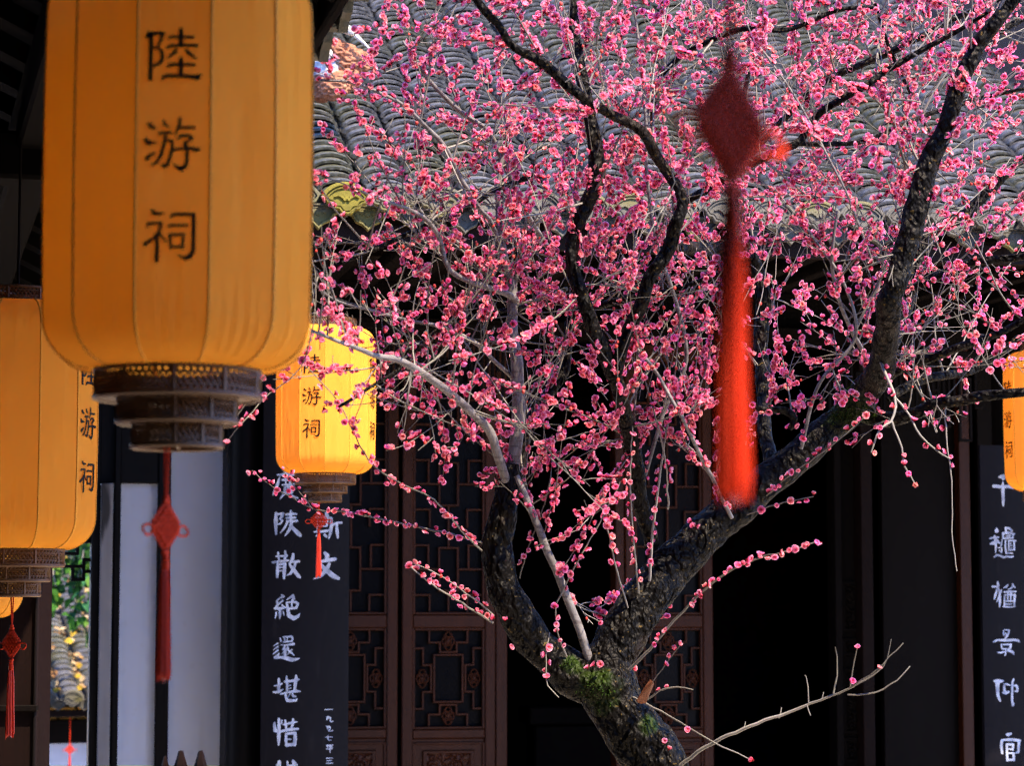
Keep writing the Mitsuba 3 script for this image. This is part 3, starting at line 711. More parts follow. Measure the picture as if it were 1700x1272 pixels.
# ------------------------------------------------------------------ lanterns
LR = 0.215            # body radius
NP = 12
def body_profile():
    a = np.linspace(0, math.radians(86), 12)
    top = [(1.0 - .37 * (1 - math.cos(t)), 1.13 + .37 * math.sin(t)) for t in a][::-1]
    mid = [(1.0 + .012 * (1 - (z / 1.13) ** 2), z) for z in np.linspace(1.0, -1.0, 13)]
    low = [(r, -z) for r, z in top[::-1]]
    return np.array(top + mid + low) * LR
BODY = body_profile()


def body_radius(z):
    o = np.argsort(BODY[:, 1])
    return np.interp(z, BODY[o, 1], BODY[o, 0])


HALF = math.pi / NP
def panel_r(th, z):
    """Radius of the cloth at angle th from a panel's middle: nearly flat between two ribs."""
    r = body_radius(z)
    flat = r * math.cos(HALF) / np.cos(th)
    return 0.22 * r + 0.78 * flat


def panel_mesh(seed):
    th = np.linspace(-HALF, HALF, 25)
    prof = smooth_path(np.c_[BODY, np.zeros(len(BODY))], 0.008)[:, :2]
    z = prof[:, 1]
    n, k = len(prof), len(th)
    r0 = prof[:, 0]
    R = 0.22 * r0[:, None] + 0.78 * r0[:, None] * math.cos(HALF) / np.cos(th)[None]
    TH, Zz = np.broadcast_arrays(th[None], z[:, None])
    q = np.stack([TH * 7, Zz * 5, TH * 0 + seed * 9.7], -1)
    inner = np.cos(th / HALF * np.pi / 2)[None]
    R = R + ((meshkit.fbm(q, 3, seed) - .5) * .0075 - .0016) * inner                      # slack cloth between the ribs
    pull = np.exp(-((np.abs(Zz) - 1.25 * LR) / .05) ** 2)
    R = R + .0011 * np.sin(TH * 62 + 5 * meshkit.noise(q * 2, seed)) * pull * inner     # puckers where it turns in
    v = np.stack([R * np.cos(th), R * np.sin(th), Zz], -1).reshape(-1, 3)
    i, j = np.meshgrid(np.arange(n - 1), np.arange(k - 1), indexing='ij')
    q = (i * k + j).ravel()
    return v, np.vstack([np.stack([q, q + k, q + k + 1], 1), np.stack([q, q + k + 1, q + 1], 1)])


PANELS = [mikit.ply(panel_mesh(s), 'fabric_mat', smooth=True) for s in range(6)]
_pp = smooth_path(np.c_[BODY, np.zeros(len(BODY))], 0.015)
PIPING = mikit.ply(tube([(r * math.cos(HALF) + .0004, r * math.sin(HALF), z) for r, z in _pp[:, :2]], 0.0021, 6), 'piping_mat', smooth=True)


def lattice_ring(r, z0, z1, n, flange):
    """A woven bamboo ring: two families of slanting strips between hoops, and the flat ring that closes its top."""
    ms = []
    h = z1 - z0
    for hoop, t in ((z0, .0052), (z1, .0045), (z0 + h * .3, .002), (z1 - h * .28, .002)):
        a = np.linspace(0, 2 * np.pi, 49)
        ms.append(tube(np.c_[r * np.cos(a), r * np.sin(a), np.full(49, hoop)], t, 6, False))
    for s in (1, -1):
        for k in range(n):
            a = 2 * np.pi * k / n + np.linspace(0, s * h / r * .75, 5)
            rr = r + .0016 * s * np.cos(np.linspace(0, 2 * np.pi, 5))
            ms.append(tube(np.c_[rr * np.cos(a), rr * np.sin(a), np.linspace(z0, z1, 5)], .0021, 4, False))
    for k in range(10):
        a = 2 * np.pi * k / 10
        ms.append(tube([(r * 1.004 * math.cos(a), r * 1.004 * math.sin(a), z0), (r * 1.004 * math.cos(a), r * 1.004 * math.sin(a), z1)], .0042, 5))
    if flange:
        ms.append(lathe([(r, z1 + .001), (flange, z1 + .001), (flange, z1 + .0055), (r, z1 + .0055)], 48))
    return cat(ms)


ZB = -1.495 * LR
RINGS = [mikit.ply(lattice_ring(.605 * LR, ZB - .205 * LR, ZB - .01 * LR, 76, None), 'bamboo_mat', smooth=50),
         mikit.ply(lattice_ring(.435 * LR, ZB - .385 * LR, ZB - .215 * LR, 60, .60 * LR), 'bamboo_mat', smooth=50),
         mikit.ply(lattice_ring(.325 * LR, ZB - .565 * LR, ZB - .395 * LR, 48, .43 * LR), 'bamboo_mat', smooth=50)]
TOPRING = mikit.ply(lattice_ring(.605 * LR, -ZB + .005 * LR, -ZB + .16 * LR, 76, None), 'bamboo_mat', smooth=50)
SPREADER = mikit.ply(cat([tube([(-.60 * LR, 0, -ZB + .12 * LR), (.60 * LR, 0, -ZB + .12 * LR)], .004, 6), tube([(0, -.60 * LR, -ZB + .12 * LR), (0, .60 * LR, -ZB + .12 * LR)], .004, 6)]), 'bamboo_mat')
HANGER = mikit.ply(tube([(-.325 * LR, 0, ZB - .56 * LR), (.325 * LR, 0, ZB - .56 * LR)], .003, 6), 'bamboo_mat')


def lantern_glyph(g, zc):
    """A character laid on the cloth of the panel round the +x axis."""
    s, st = GL[g]
    k = .489 * LR / 100
    poly = strokes_polygon([[((x / 12.72 - 50), (50 - y / 12.72), r / 12.72) for x, y, r in q] for q in st], 0.5).simplify(0.15)
    v, f = prism(poly, 1.0)
    m = trimesh.Trimesh(v, f, process=True)
    vv, ff = trimesh.remesh.subdivide_to_size(m.vertices, m.faces, 9.0, max_iter=8)
    y, z = vv[:, 0] * k, vv[:, 1] * k + zc
    r = panel_r(np.arctan2(y, LR), z)
    th = np.arctan2(y, r)
    R = panel_r(th, z) + .0016 + vv[:, 2] * .0009
    return np.c_[R * np.cos(th), R * np.sin(th), z], ff


GLYPHS = [mikit.ply(lantern_glyph(g, z * LR), 'ink_mat') for g, z in (('a', .64), ('b', 0.0), ('c', -.635))]


def lantern(c, turn, label, hang_z, sc=1.0):
    """A cloth lantern whose first lettered panel faces the compass angle turn (degrees)."""
    L = thing('fabric_lantern', label, 'lantern', 'yellow fabric lanterns along the eaves')
    for k in range(NP):
        m = T().translate(c.tolist()).rotate([0, 0, 1], turn + 30 * k).scale(sc)
        add('fabric_panel', PANELS[(k * 5 + len(labels)) % 6], None, L, to_world=m)
        add('piping', PIPING, None, L, to_world=m)
        if k % 3 == 0:
            for g in GLYPHS: add('character', g, None, L, to_world=m)
    m = T().translate(c.tolist()).rotate([0, 0, 1], turn).scale(sc)
    for r in RINGS + [TOPRING]: add('lattice_ring', r, None, L, to_world=m)
    add('spreader', SPREADER, None, L, to_world=m)
    add('tassel_bar', HANGER, None, L, to_world=m)
    top = c[2] + (-ZB + .12 * LR) * sc
    add('hanging_cord', tube([(c[0], c[1], top), (c[0], c[1], max(hang_z, top + .05))], .004, 6), 'dark_wood_mat', L)
    return c + np.array([0, 0, (ZB - .565 * LR) * sc])


# ------------------------------------------------------------------ red knots with tassels
def knot_mesh():
    ms = []
    n, s = 6, .0082
    for fam in range(2):
        for k in range(n):
            o = (k - (n - 1) / 2) * s
            t = np.linspace(-1, 1, 4 * n + 1) * (n * s / 2 + .001)
            zig = .0034 * np.sin(t / s * np.pi + (k + fam) * np.pi)
            p = np.c_[t, np.full_like(t, o), zig] if fam == 0 else np.c_[np.full_like(t, o), t, zig]
            ms.append(tube(p, .0027, 6))
    e = n * s / 2
    for k in range(n - 1):                        # little loops along the four edges
        o = (k - (n - 2) / 2) * s
        a = np.linspace(0, np.pi, 7)
        for sg in (-1, 1):
            ms.append(tube(np.c_[sg * (e + .0052 * np.sin(a)), o + s * .5 * np.cos(a), a * 0], .0021, 5))
            ms.append(tube(np.c_[o + s * .5 * np.cos(a), sg * (e + .0052 * np.sin(a)), a * 0], .0021, 5))
    v, f = cat(ms)
    c = math.cos(math.pi / 4)
    r = np.array([[c, -c, 0], [0, 0, 1], [c, c, 0]])
    v = v @ r.T
    ears = []
    for sg in (-1, 1):
        a = np.linspace(0, 2 * np.pi, 17)
        ears.append(tube(np.c_[sg * (.044 + .013 * np.cos(a)), .002 * np.sin(2 * a), -.006 + .0085 * np.sin(a)], .0022, 6, False))
        ears.append(tube([(sg * .026, 0, 0), (sg * .033, 0, -.004)], .003, 6))
    for z in (.040, -.041):
        ears.append(tube(np.c_[np.linspace(-.006, .006, 5), np.zeros(5), z + .002 * np.cos(np.linspace(-1, 1, 5) * 3)], .0046, 6))
        ears.append(trimesh.creation.icosphere(1, .0055).apply_translation([0, 0, z * 1.16]))
    return cat([(v, f)] + ears)


def tassel_mesh(L=.173):
    n, k = 72, 16
    a = np.arange(n) * 2 * np.pi / n
    rg = np.random.default_rng(3)
    ridge = 1 + .07 * np.where(np.arange(n) % 2 == 0, 1, -1) + rg.normal(0, .05, n)
    end = rg.normal(0, .005, n)
    vs = []
    for i in range(k):
        t = i / (k - 1)
        R = .0052 + .0055 * t ** .45 if t > 0 else .0052
        R *= 1 + .03 * math.sin(t * 9)
        z = -L * t + end * t ** 6
        vs.append(np.c_[R * ridge * np.cos(a + .1 * t), R * ridge * np.sin(a + .1 * t), z])
    v = np.vstack(vs + [np.array([[0, 0, -L * .985], [0, 0, .002]])])
    i, j = np.meshgrid(np.arange(k - 1), np.arange(n), indexing='ij')
    q, q2 = (i * n + j).ravel(), (i * n + (j + 1) % n).ravel()
    f = [np.stack([q, q + n, q2 + n], 1), np.stack([q, q2 + n, q2], 1)]
    b = (k - 1) * n + np.arange(n); b2 = (k - 1) * n + (np.arange(n) + 1) % n
    f.append(np.stack([b2, b, b * 0 + k * n], 1))
    u = np.arange(n); u2 = (u + 1) % n
    f.append(np.stack([u, u2, u * 0 + k * n + 1], 1))
    return v, np.vstack(f)


KNOT = mikit.ply(knot_mesh(), 'cord_mat', smooth=True)
TASSEL = mikit.ply(tassel_mesh(), 'silk_mat', smooth=60)
WRAP = mikit.ply(cat([lathe([(0, .004), (.0062, .004), (.0068, 0), (.0068, -.009), (.0058, -.012), (0, -.012)], 20)] + [trimesh.creation.icosphere(2, .0058).apply_translation([0, 0, .008])]), 'cord_mat', smooth=40)


def pendant(top, ztop_knot, turn, label, scale=1.0):
    """Cord from top down to the knot, then the tassel."""
    K = thing('knot_pendant', label, 'pendant', 'red knots with tassels under the lanterns')
    s = scale
    kz = ztop_knot - .046 * s
    add('cord', cat([tube([(top[0] + d, top[1], top[2]), (top[0] + d * .3, top[1], kz + .045 * s)], .0019, 6) for d in (-.003, .003)]), 'cord_mat', K)
    base = T().translate([top[0], top[1], kz]).rotate([0, 0, 1], turn).scale(s)
    add('knot', KNOT, None, K, to_world=base)
    add('tassel', TASSEL, None, K, to_world=T().translate([top[0], top[1], kz - .064 * s]).rotate([0, 0, 1], turn).scale(s))
    add('wrap', WRAP, None, K, to_world=T().translate([top[0], top[1], kz - .058 * s]).scale(s))


def lantern_at(px, pbot, Y, turn, label, hang_z, sc=1.0):
    """Hangs a lantern so that its cloth body ends at the given pixel row."""
    c = P(px, pbot, Y); c[2] += 1.5 * LR * sc
    return lantern(c, turn, label, hang_z, sc)


# gallery axes: g along it (away from the camera), q out towards the courtyard
GA = math.radians(16.0)
GD = np.array([-math.sin(GA), math.cos(GA), 0]); GQ = np.array([math.cos(GA), math.sin(GA), 0])
ROW0 = P(295, 700, 3.82); ROW0[2] = 0
def gal(g, q, z): return ROW0 + GD * g + GQ * q + ZZ * z
GM = M4(GQ, GD, ZZ, ROW0)
GS = -0.09                                     # the gallery steps down as it goes
Q_E = 0.50
def ze(g): return ZC + 1.27 + GS * (g - 1.0)


b1 = lantern_at(295, 616, 3.82, 275, 'largest yellow fabric lantern, deep orange on its shaded side with three black characters', ze(0) + .2)
b2 = lantern_at(22, 912, 6.32, 342.7, 'yellow lantern cut off at the edge of the picture just behind the largest lantern', ze(2.6) + .2)
b3 = lantern_at(540, 787, 9.75, 258.6, 'sunlit yellow lantern with flowering twigs across it, before the board with two columns of characters', ZE - .1, .925)
b4 = lantern_at(1747, 815, 10.5, 283.4, 'yellow lantern at the picture edge above the board of thin seal characters', ZE - .1, .945)
b6 = lantern_at(-73, 1026, 8.0, 292, 'yellow lantern glimpsed behind and below the lattice base of another lantern', ze(4.4) + .2)


def knot_z(py, px, Y): return P(px, py, Y)[2]


pendant(b1 + np.array([-.016, 0, 0]), knot_z(826, 272, 3.82), 60, 'red knot and tassel under the largest lantern, against the white plaster wall')
pendant(b2, knot_z(1040, 20, 6.32), -38, 'red knot and tassel under the cut-off lantern, against the brown post')
pendant(b3 + np.array([-.025, 0, 0]), knot_z(846, 530, 9.75), 8, 'small sharp orange-red knot and tassel in front of the dark couplet board', .95)
pn = P(1213, 200, 1.65); pn[2] = ze(-2.2) + .1
pendant(pn, knot_z(92, 1213, 1.65), 48, 'large blurred red knot and tassel hanging close in front of the blossoms', 1.08)

# ------------------------------------------------------------------ side gallery over the lanterns
GAL = thing('side_gallery', 'dark roofed gallery along which the big lanterns hang', 'gallery')
def gbox(g0, g1, q0, q1, z0, z1, mat, name, slope=True, ch=.01, label=None):
    v, f = cbox((q0, g0, z0), (q1, g1, z1), ch)
    if slope: v = v + np.c_[np.zeros(len(v)), np.zeros(len(v)), GS * (v[:, 1] - 1.0)]
    return add(name, xf((v, f), GM), mat, GAL, label=label)
RS = math.tan(math.radians(26))
def roof_slab(qa, qb, za, zb, th, mat, name, g0=-5.8, g1=6.0):
    v = np.array([[qa, g, z] for g in (g0, g1) for z in (0, th)] + [[qb, g, z] for g in (g0, g1) for z in (0, th)], float)
    zs = np.array([za] * 4 + [zb] * 4)
    v[:, 2] += zs + GS * (v[:, 1] - 1.0)
    hull = trimesh.convex.convex_hull(v)
    return add(name, xf((np.asarray(hull.vertices), np.asarray(hull.faces)), GM), mat, GAL)
Z0 = ZC + 1.27
roof_slab(Q_E, Q_E - 1.9, Z0 + .06, Z0 + .06 + 1.9 * RS, .06, 'shade_black_mat', 'roof')
roof_slab(Q_E - 3.8, Q_E - 1.9, Z0 + .06, Z0 + .06 + 1.9 * RS, .06, 'shade_black_mat', 'roof')
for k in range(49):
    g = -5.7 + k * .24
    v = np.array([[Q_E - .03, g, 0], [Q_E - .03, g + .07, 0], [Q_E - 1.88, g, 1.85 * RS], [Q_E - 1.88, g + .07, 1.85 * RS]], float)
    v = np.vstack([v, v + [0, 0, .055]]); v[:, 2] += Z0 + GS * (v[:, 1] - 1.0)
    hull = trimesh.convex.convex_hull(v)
    add('rafter', xf((np.asarray(hull.vertices), np.asarray(hull.faces)), GM), 'shade_black_mat', GAL)
gbox(-5.8, 6.0, -.06, .06, Z0 + .10, Z0 + .26, 'shade_black_mat', 'beam')
gbox(-5.8, 6.0, -1.45, -1.33, Z0 + .5, Z0 + .66, 'shade_black_mat', 'beam')
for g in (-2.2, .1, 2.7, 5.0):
    gbox(g, g + .1, -3.0, .05, Z0 + .02, Z0 + .15, 'shade_black_mat', 'tie_beam')
gbox(-5.8, 6.4, -3.1, -3.0, -3, Z0 + .5, 'shade_black_mat', 'back_wall')
gbox(-5.9, -5.8, -3.0, 7.0, -3, Z0 + 1.2, 'shade_black_mat', 'added_end_wall', False)  # unseen wall added behind the viewer to darken the lantern fronts
gbox(-5.8, 6.0, Q_E - .02, Q_E + .004, Z0 + .0, Z0 + .075, 'shade_black_mat', 'fascia_board')
gd = mikit.ply(drip(.17, .10), 'tile_mat', smooth=30)
ga = mikit.ply(xf(antefix(.17, .09), np.eye(4)), 'tile_mat', smooth=30)
for k in range(56):
    g = -5.7 + k * .21
    for d, sh, dz in ((0, gd, .085), (.105, ga, .15)):
        m = M4(-GD, GQ, ZZ, gal(g + d, Q_E + .012, Z0 + dz + GS * (g + d - 1.0)))
        add('drip_tile' if sh is gd else 'antefix', sh, None, GAL, to_world=T(m))
v = np.array([[Q_E - .1, 6.02, 0], [-3.2, 6.02, 0], [-3.2, 6.02, .3], [Q_E - 1.9, 6.02, 1.0], [Q_E - .1, 6.02, .1]], float)
v[:, 2] += Z0 - .12 + GS * 5.0
hull = trimesh.convex.convex_hull(np.vstack([v, v + [0, .05, 0]]))
add('added_gable_board', xf((np.asarray(hull.vertices), np.asarray(hull.faces)), GM), 'shade_black_mat', GAL)  # board added to shut light out of the gallery's open end
# unseen roof added behind the viewer to shade the paving by the lanterns
v = np.array([[1.1, -5.85, 1.6], [7.0, -5.85, 1.6], [1.1, -3.1, .12], [7.0, -3.1, .12]], float)
v = np.vstack([v, v + [0, 0, .08]]); v[:, 2] += Z0
hull = trimesh.convex.convex_hull(v)
add('added_shade_roof', xf((np.asarray(hull.vertices), np.asarray(hull.faces)), GM), 'shade_black_mat', GAL)
for q in (3.4, 6.9): gbox(-3.5, -3.35, q - .08, q + .08, -2.5, Z0 + .3, 'shade_black_mat', 'post', False)  # unseen posts added to carry the shading roof
# brown post with its moulding near the opening
px1 = P(63, 1100, 8.6); px0 = P(-60, 1100, 8.6)
add('post', xf(cbox((px0[0], 8.6, 0), (px1[0], 8.85, ZC + 1.2), .008), np.eye(4)), 'redwood_mat', GAL, label='brown boxed post with a raised moulding')
zm = P(63, 1171, 8.6)[2]
add('moulding', xf(cbox((px0[0], 8.57, zm - .022), (px1[0] + .006, 8.60, zm), .003), np.eye(4)), 'dark_wood_mat', GAL)
add('bead', xf(cbox((px1[0] - .012, 8.585, 0), (px1[0] - .004, 8.60, ZC + 1.1), .002), np.eye(4)), 'dark_wood_mat', GAL)

# ------------------------------------------------------------------ the low tiled house seen through the opening
FH = thing('tiled_house', 'low sunlit house with grey tiled roof strewn with yellow leaves, seen through the opening', 'house')
YF = 19.5
fe = P(119, 1152, YF); fp = 43 / FPX * YF
AF = math.radians(21)
fru, fow = np.array([math.cos(AF), math.sin(AF), 0]), np.array([math.sin(AF), -math.cos(AF), 0])
fs = math.radians(30)
fsu, fsn = fow * -math.cos(fs) + ZZ * math.sin(fs), fow * math.sin(fs) + ZZ * math.cos(fs)
FR = add('roof', xf(cbox((-2.5, 0.05, -.14), (2.5, 3.4, -.085), .005), M4(fru, fsu, fsn, fe)), 'dark_wood_mat', FH)
fcov = mikit.ply(arch_tile(fp * .80, .055, .011, .16), 'tile_mat', smooth=40)
fpan = mikit.ply(arch_tile(fp * .62, .045, .011, .16, 7, True), 'tile_mat', smooth=40)
fm = []
for c in range(-6, 5):
    for r in range(36):
        m = roofm(c * fp + rng.normal(0, .003), .015 + r * .085 + rng.normal(0, .003), -.035, .13 + rng.normal(0, .012), rng.normal(0, .02), fe, fru, fsu, fsn)
        m2 = roofm((c + .5) * fp, r * .088, -.085, .12, rng.normal(0, .015), fe, fru, fsu, fsn)
        if -2 <= c <= 2 and r < 30:
            add('cover_tile', fcov, None, FR, to_world=T(m)); add('pan_tile', fpan, None, FR, to_world=T(m2))
        else:
            fm += [xf(arch_tile(fp * .80, .055, .011, .16), m), xf(panm, m2)]
add('tile_mass', cat(fm), 'tile_mat', FR, smooth=40, kind='stuff')
faf = mikit.ply(antefix(fp * .82, .08), 'antefix_mat', smooth=30); fdp = mikit.ply(drip(fp * .84, .085), 'antefix_mat', smooth=30)
for c in range(-4, 5):
    add('antefix', faf, None, FR, to_world=T(M4(fru, fow, ZZ, fe + fru * c * fp + fsn * .02 + fow * .01)))
    add('drip_tile', fdp, None, FR, to_world=T(M4(fru, fow, ZZ, fe + fru * (c + .5) * fp - fsn * .06 + fow * .004)))
def fbox(x0, x1, d0, d1, ya, yb, mat, name, label=None):
    zA, zB = P(107, ya, YF)[2], P(107, yb, YF)[2]
    a, b = (x0 - 119) / FPX * YF, (x1 - 119) / FPX * YF
    return add(name, xf(cbox((a, d0, min(zA, zB)), (b, d1, max(zA, zB)), .006), M4(fru, -fow, ZZ, [fe[0], fe[1], 0])), mat, FH, label=label)
fbox(-200, 400, .05, .15, 1180, 1192, 'redwood_mat', 'eave_beam')
for x in (82, 112, 142): fbox(x + 1.5, x + 27, .35, .42, 1178, 1199, 'ochre_mat', 'ochre_board')
fbox(-200, 400, .30, .5, 1199, 1238, 'dark_wood_mat', 'lintel')
fbox(-200, 400, .34, .55, 1238, 1560, 'plaster_mat', 'plaster_wall')
fbox(-200, 400, .62, .72, 1105, 1560, 'dark_wood_mat', 'back_wall')  # dark backing added to close the bright gaps under the eave
pf = fe + fow * -.12; pf = pf + fru * ((122 - 119) / FPX * YF); pf[2] = P(122, 1192, YF)[2]
pendant(pf, P(122, 1237, YF)[2], 5, 'tiny dark red knot and tassel before the far white wall under the leafy roof')


def leaf_soup(spots, size, cols, fold=.25, aspect=.55, seed=5, droop=0.0):
    rg = np.random.default_rng(seed)
    vs, fs, cs, n = [], [], [], 0
    for p, nrm in spots:
        d = rg.normal(size=3); d[2] -= droop
        z = nrm + rg.normal(0, .45, 3); z /= np.linalg.norm(z)
        d -= z * (d @ z); d /= np.linalg.norm(d); s = np.cross(z, d)
        L = size * rg.uniform(.65, 1.25); W = L * aspect
        pts = np.array([p, p + d * L * .35 + s * W * .5 + z * L * fold * .4, p + d * L * .35 - s * W * .5 + z * L * fold * .4, p + d * L * .4, p + d * L * .75 + s * W * .33 + z * L * fold * .3, p + d * L * .75 - s * W * .33 + z * L * fold * .3, p + d * L - z * L * fold * .3])
        vs.append(pts); fs.append(np.array([[0, 1, 3], [0, 3, 2], [1, 4, 3], [3, 5, 2], [4, 6, 3], [3, 6, 5]]) + n); n += 7
        c = np.array(cols[rg.integers(len(cols))]) * rg.uniform(.75, 1.2)
        cs.append(np.tile(c, (7, 1)))
    return (np.vstack(vs), np.vstack(fs)), np.clip(np.vstack(cs), 0, 1)


spots = []
rl = np.random.default_rng(12)
while len(spots) < 190:
    c = rl.integers(-2, 2) + .5
    s = abs(rl.normal(0, 1.0)) if rl.random() < .7 else rl.uniform(0, 2.6)
    u = (c + rl.normal(0, .13)) * fp
    spots.append((fe + fru * u + fsu * (.03 + s) + fsn * (-.02 + .05 * rl.random()), fsn))
lm, lc = leaf_soup(spots, .066, [(.30, .19, .08), (.36, .25, .13), (.20, .11, .05), (.40, .31, .19), (.30, .21, .03)], aspect=.95)
add('fallen_leaves', lm, 'leaf_mat', color=lc)
labels['fallen_leaves'] = {'label': 'yellow leaves lying in the troughs of the low tiled roof', 'category': 'leaves', 'kind': 'stuff'}
VN = thing('climbing_vine', 'green creeper hanging over the low leaf-strewn roof behind the fretwork', 'vine')
stems, spots = [], []
for k in range(16):
    x0 = rl.uniform(70, 158); p0 = P(x0, rl.uniform(830, 905), YF - .3 + rl.uniform(-.3, .4))
    p1 = P(x0 + rl.uniform(-25, 22), rl.uniform(950, 1075) if x0 < 128 else rl.uniform(930, 1010), YF - .4)
    q = smooth_path([p0, (p0 + p1) / 2 + rl.normal(0, .07, 3), p1], .05)
    stems.append(tube(q, .006, 5))
    for r in q[::1]:
        for _ in range(2): spots.append((r + rl.normal(0, .03, 3), np.array([.1, -.7, .6])))
for k in range(60):
    spots.append((P(rl.uniform(62, 152), rl.uniform(820, 950), YF - .2 + rl.uniform(-.2, .5)), np.array([.1, -.7, .6])))
add('stem', cat(stems), 'twig_mat', VN)
lm, lc = leaf_soup(spots, .105, [(.03, .095, .018), (.045, .14, .022), (.02, .06, .018), (.085, .18, .035), (.03, .11, .05)], aspect=.6, seed=9, droop=1.6)
add('foliage', lm, 'leaf_mat', VN, color=lc, kind='stuff')
# a branch that carries the vine, out of the opening's sight above
add('stem', tube([P(40, 800, YF), P(110, 770, YF), P(170, 790, YF)], .03, 7), 'bark_mat', VN)

# ------------------------------------------------------------------ low paling in front of the plaster bay
PF = thing('paling_fence', 'low dark paling with blunt pointed tops before the white plaster', 'fence')
YP = 9.6
for x, yt, hw in ((274, 1256, 8), (300, 1247, 13), (333, 1247, 12.5)):
    c, t = P(x, 1272, YP), P(x, yt, YP)
    w = hw / FPX * YP; h = t[2] - c[2]
    prof = [(0, .2), (w * .95, .2), (w * 1.0, c[2] - .12), (w * .93, c[2] - .01), (w * .32, t[2] - .004), (w * .22, t[2]), (0, t[2])]
    add('picket', xf(lathe(prof, 6), M4([1, 0, 0], [0, 1, 0], ZZ, [c[0], YP, 0])), 'redwood_mat', PF, smooth=30)
a, b = P(180, 1330, YP), P(440, 1330, YP)
add('rail', xf(cbox((a[0], YP - .02, a[2] - .05), (b[0], YP + .14, a[2]), .006), np.eye(4)), 'dark_wood_mat', PF)
add('rail', xf(cbox((a[0], YP - .02, .15), (b[0], YP + .14, .21), .006), np.eye(4)), 'dark_wood_mat', PF)

# ------------------------------------------------------------------ modelled ornament on the hall's roof
OR = thing('roof_ornament', 'orange and white modelled plaster ornament with a pale horn on the tiled roof', 'ornament')
oc = P(566, 118, 10.05)
ro = np.random.default_rng(21)
blobs = []
for dx, dy, r in ((-20, -10, 26), (8, -20, 24), (28, -14, 20), (-12, 22, 24), (10, 12, 22), (-30, 30, 20), (-28, 2, 24), (-8, -38, 16)):
    q = trimesh.creation.icosphere(4, r / FPX * 10.05)
    v = np.asarray(q.vertices)
    nn = v / np.linalg.norm(v, axis=1, keepdims=True)
    wv = meshkit.fbm((v + P(566 + dx, 118 + dy, 10)) * np.array([26, 20, 52]) + dx, 3, 4)
    v = v + nn * (np.abs(np.sin(wv * 11))[:, None] * .017 - .006)
    v = v * np.array([1, .7, 1]) + P(566 + dx, 118 + dy, 10.05 + ro.uniform(-.03, .04)) 
    blobs.append((v, np.asarray(q.faces)))
add('modelled_body', cat(blobs), 'ornament_mat', OR, smooth=True)
hp = [P(*q) for q in ((553, 22, 10.0), (560, 38, 10.0), (575, 48, 10.0), (588, 54, 10.0))]
add('pale_horn', tube(smooth_path(np.c_[hp], .008), np.linspace(.028, .017, len(smooth_path(np.c_[hp], .008))), 10), 'white_horn_mat', OR, smooth=True)
hp = smooth_path([P(*q) for q in ((590, 58, 10.0), (603, 70, 10.0), (615, 82, 10.0))], .008)
add('horn_tip', tube(hp, np.linspace(.011, .004, len(hp)), 8), 'white_horn_mat', OR, smooth=True)
for k in range(4):
    a = P(528 + 5 * k, 78 + 4 * k, 9.98); add('scale', xf(trimesh.creation.icosphere(2, .022), M4([1, 0, 0], [0, .4, 0], [.3, 0, 1.1], a)), 'white_horn_mat', OR, smooth=True)

# ------------------------------------------------------------------ the plum tree
TREE = thing('plum_tree', 'old dark-trunked plum tree crowded with pink double blossoms', 'tree')
MPP = 1 / FPX
paths = []      # (points, radii, level) of everything woody, for twigs to spring from


def limb(rows, mat, name='limb', sides=14, knob=.10, step=.022, spring=1.0):
    """rows: (px, py, width in px, distance) along the limb in the photograph, with its own distance at every point."""
    q = np.array([[*P(x, y, Y), w / 2 * MPP * Y * (.95 if w > 30 else 1)] for x, y, w, Y in rows])
    q = smooth_path(q, step)
    pts, r = q[:, :3], np.maximum(q[:, 3], .0012)
    if len(pts) > 8:
        wob = np.stack([meshkit.fbm(pts * 9 + 31 * k + rows[0][0], 2, k) - .5 for k in range(3)], 1)
        fade = np.minimum(1, np.minimum(np.arange(len(pts)), np.arange(len(pts))[::-1]) / 5)[:, None]
        pts = pts + wob * np.minimum(.022, r * 1.2 + .005)[:, None] * fade
    v, f = tube(pts, r, sides)
    if knob:
        c = np.repeat(np.arange(len(pts)), sides)
        c = np.concatenate([c, [0, len(pts) - 1]])
        nrm = v - pts[c]
        L = np.linalg.norm(nrm, axis=1, keepdims=True) + 1e-9
        d = (meshkit.fbm(v * np.array([16, 16, 9]), 4, 5) - .5) * 2.2 + (meshkit.fbm(v * 60, 3, 8) - .5) * .7
        v = v + nrm / L * (d[:, None] * r[c][:, None] * knob * 2)
    k = add(name, (v, f), mat, TREE, smooth=True)
    paths.append((pts, r, spring))
    return pts


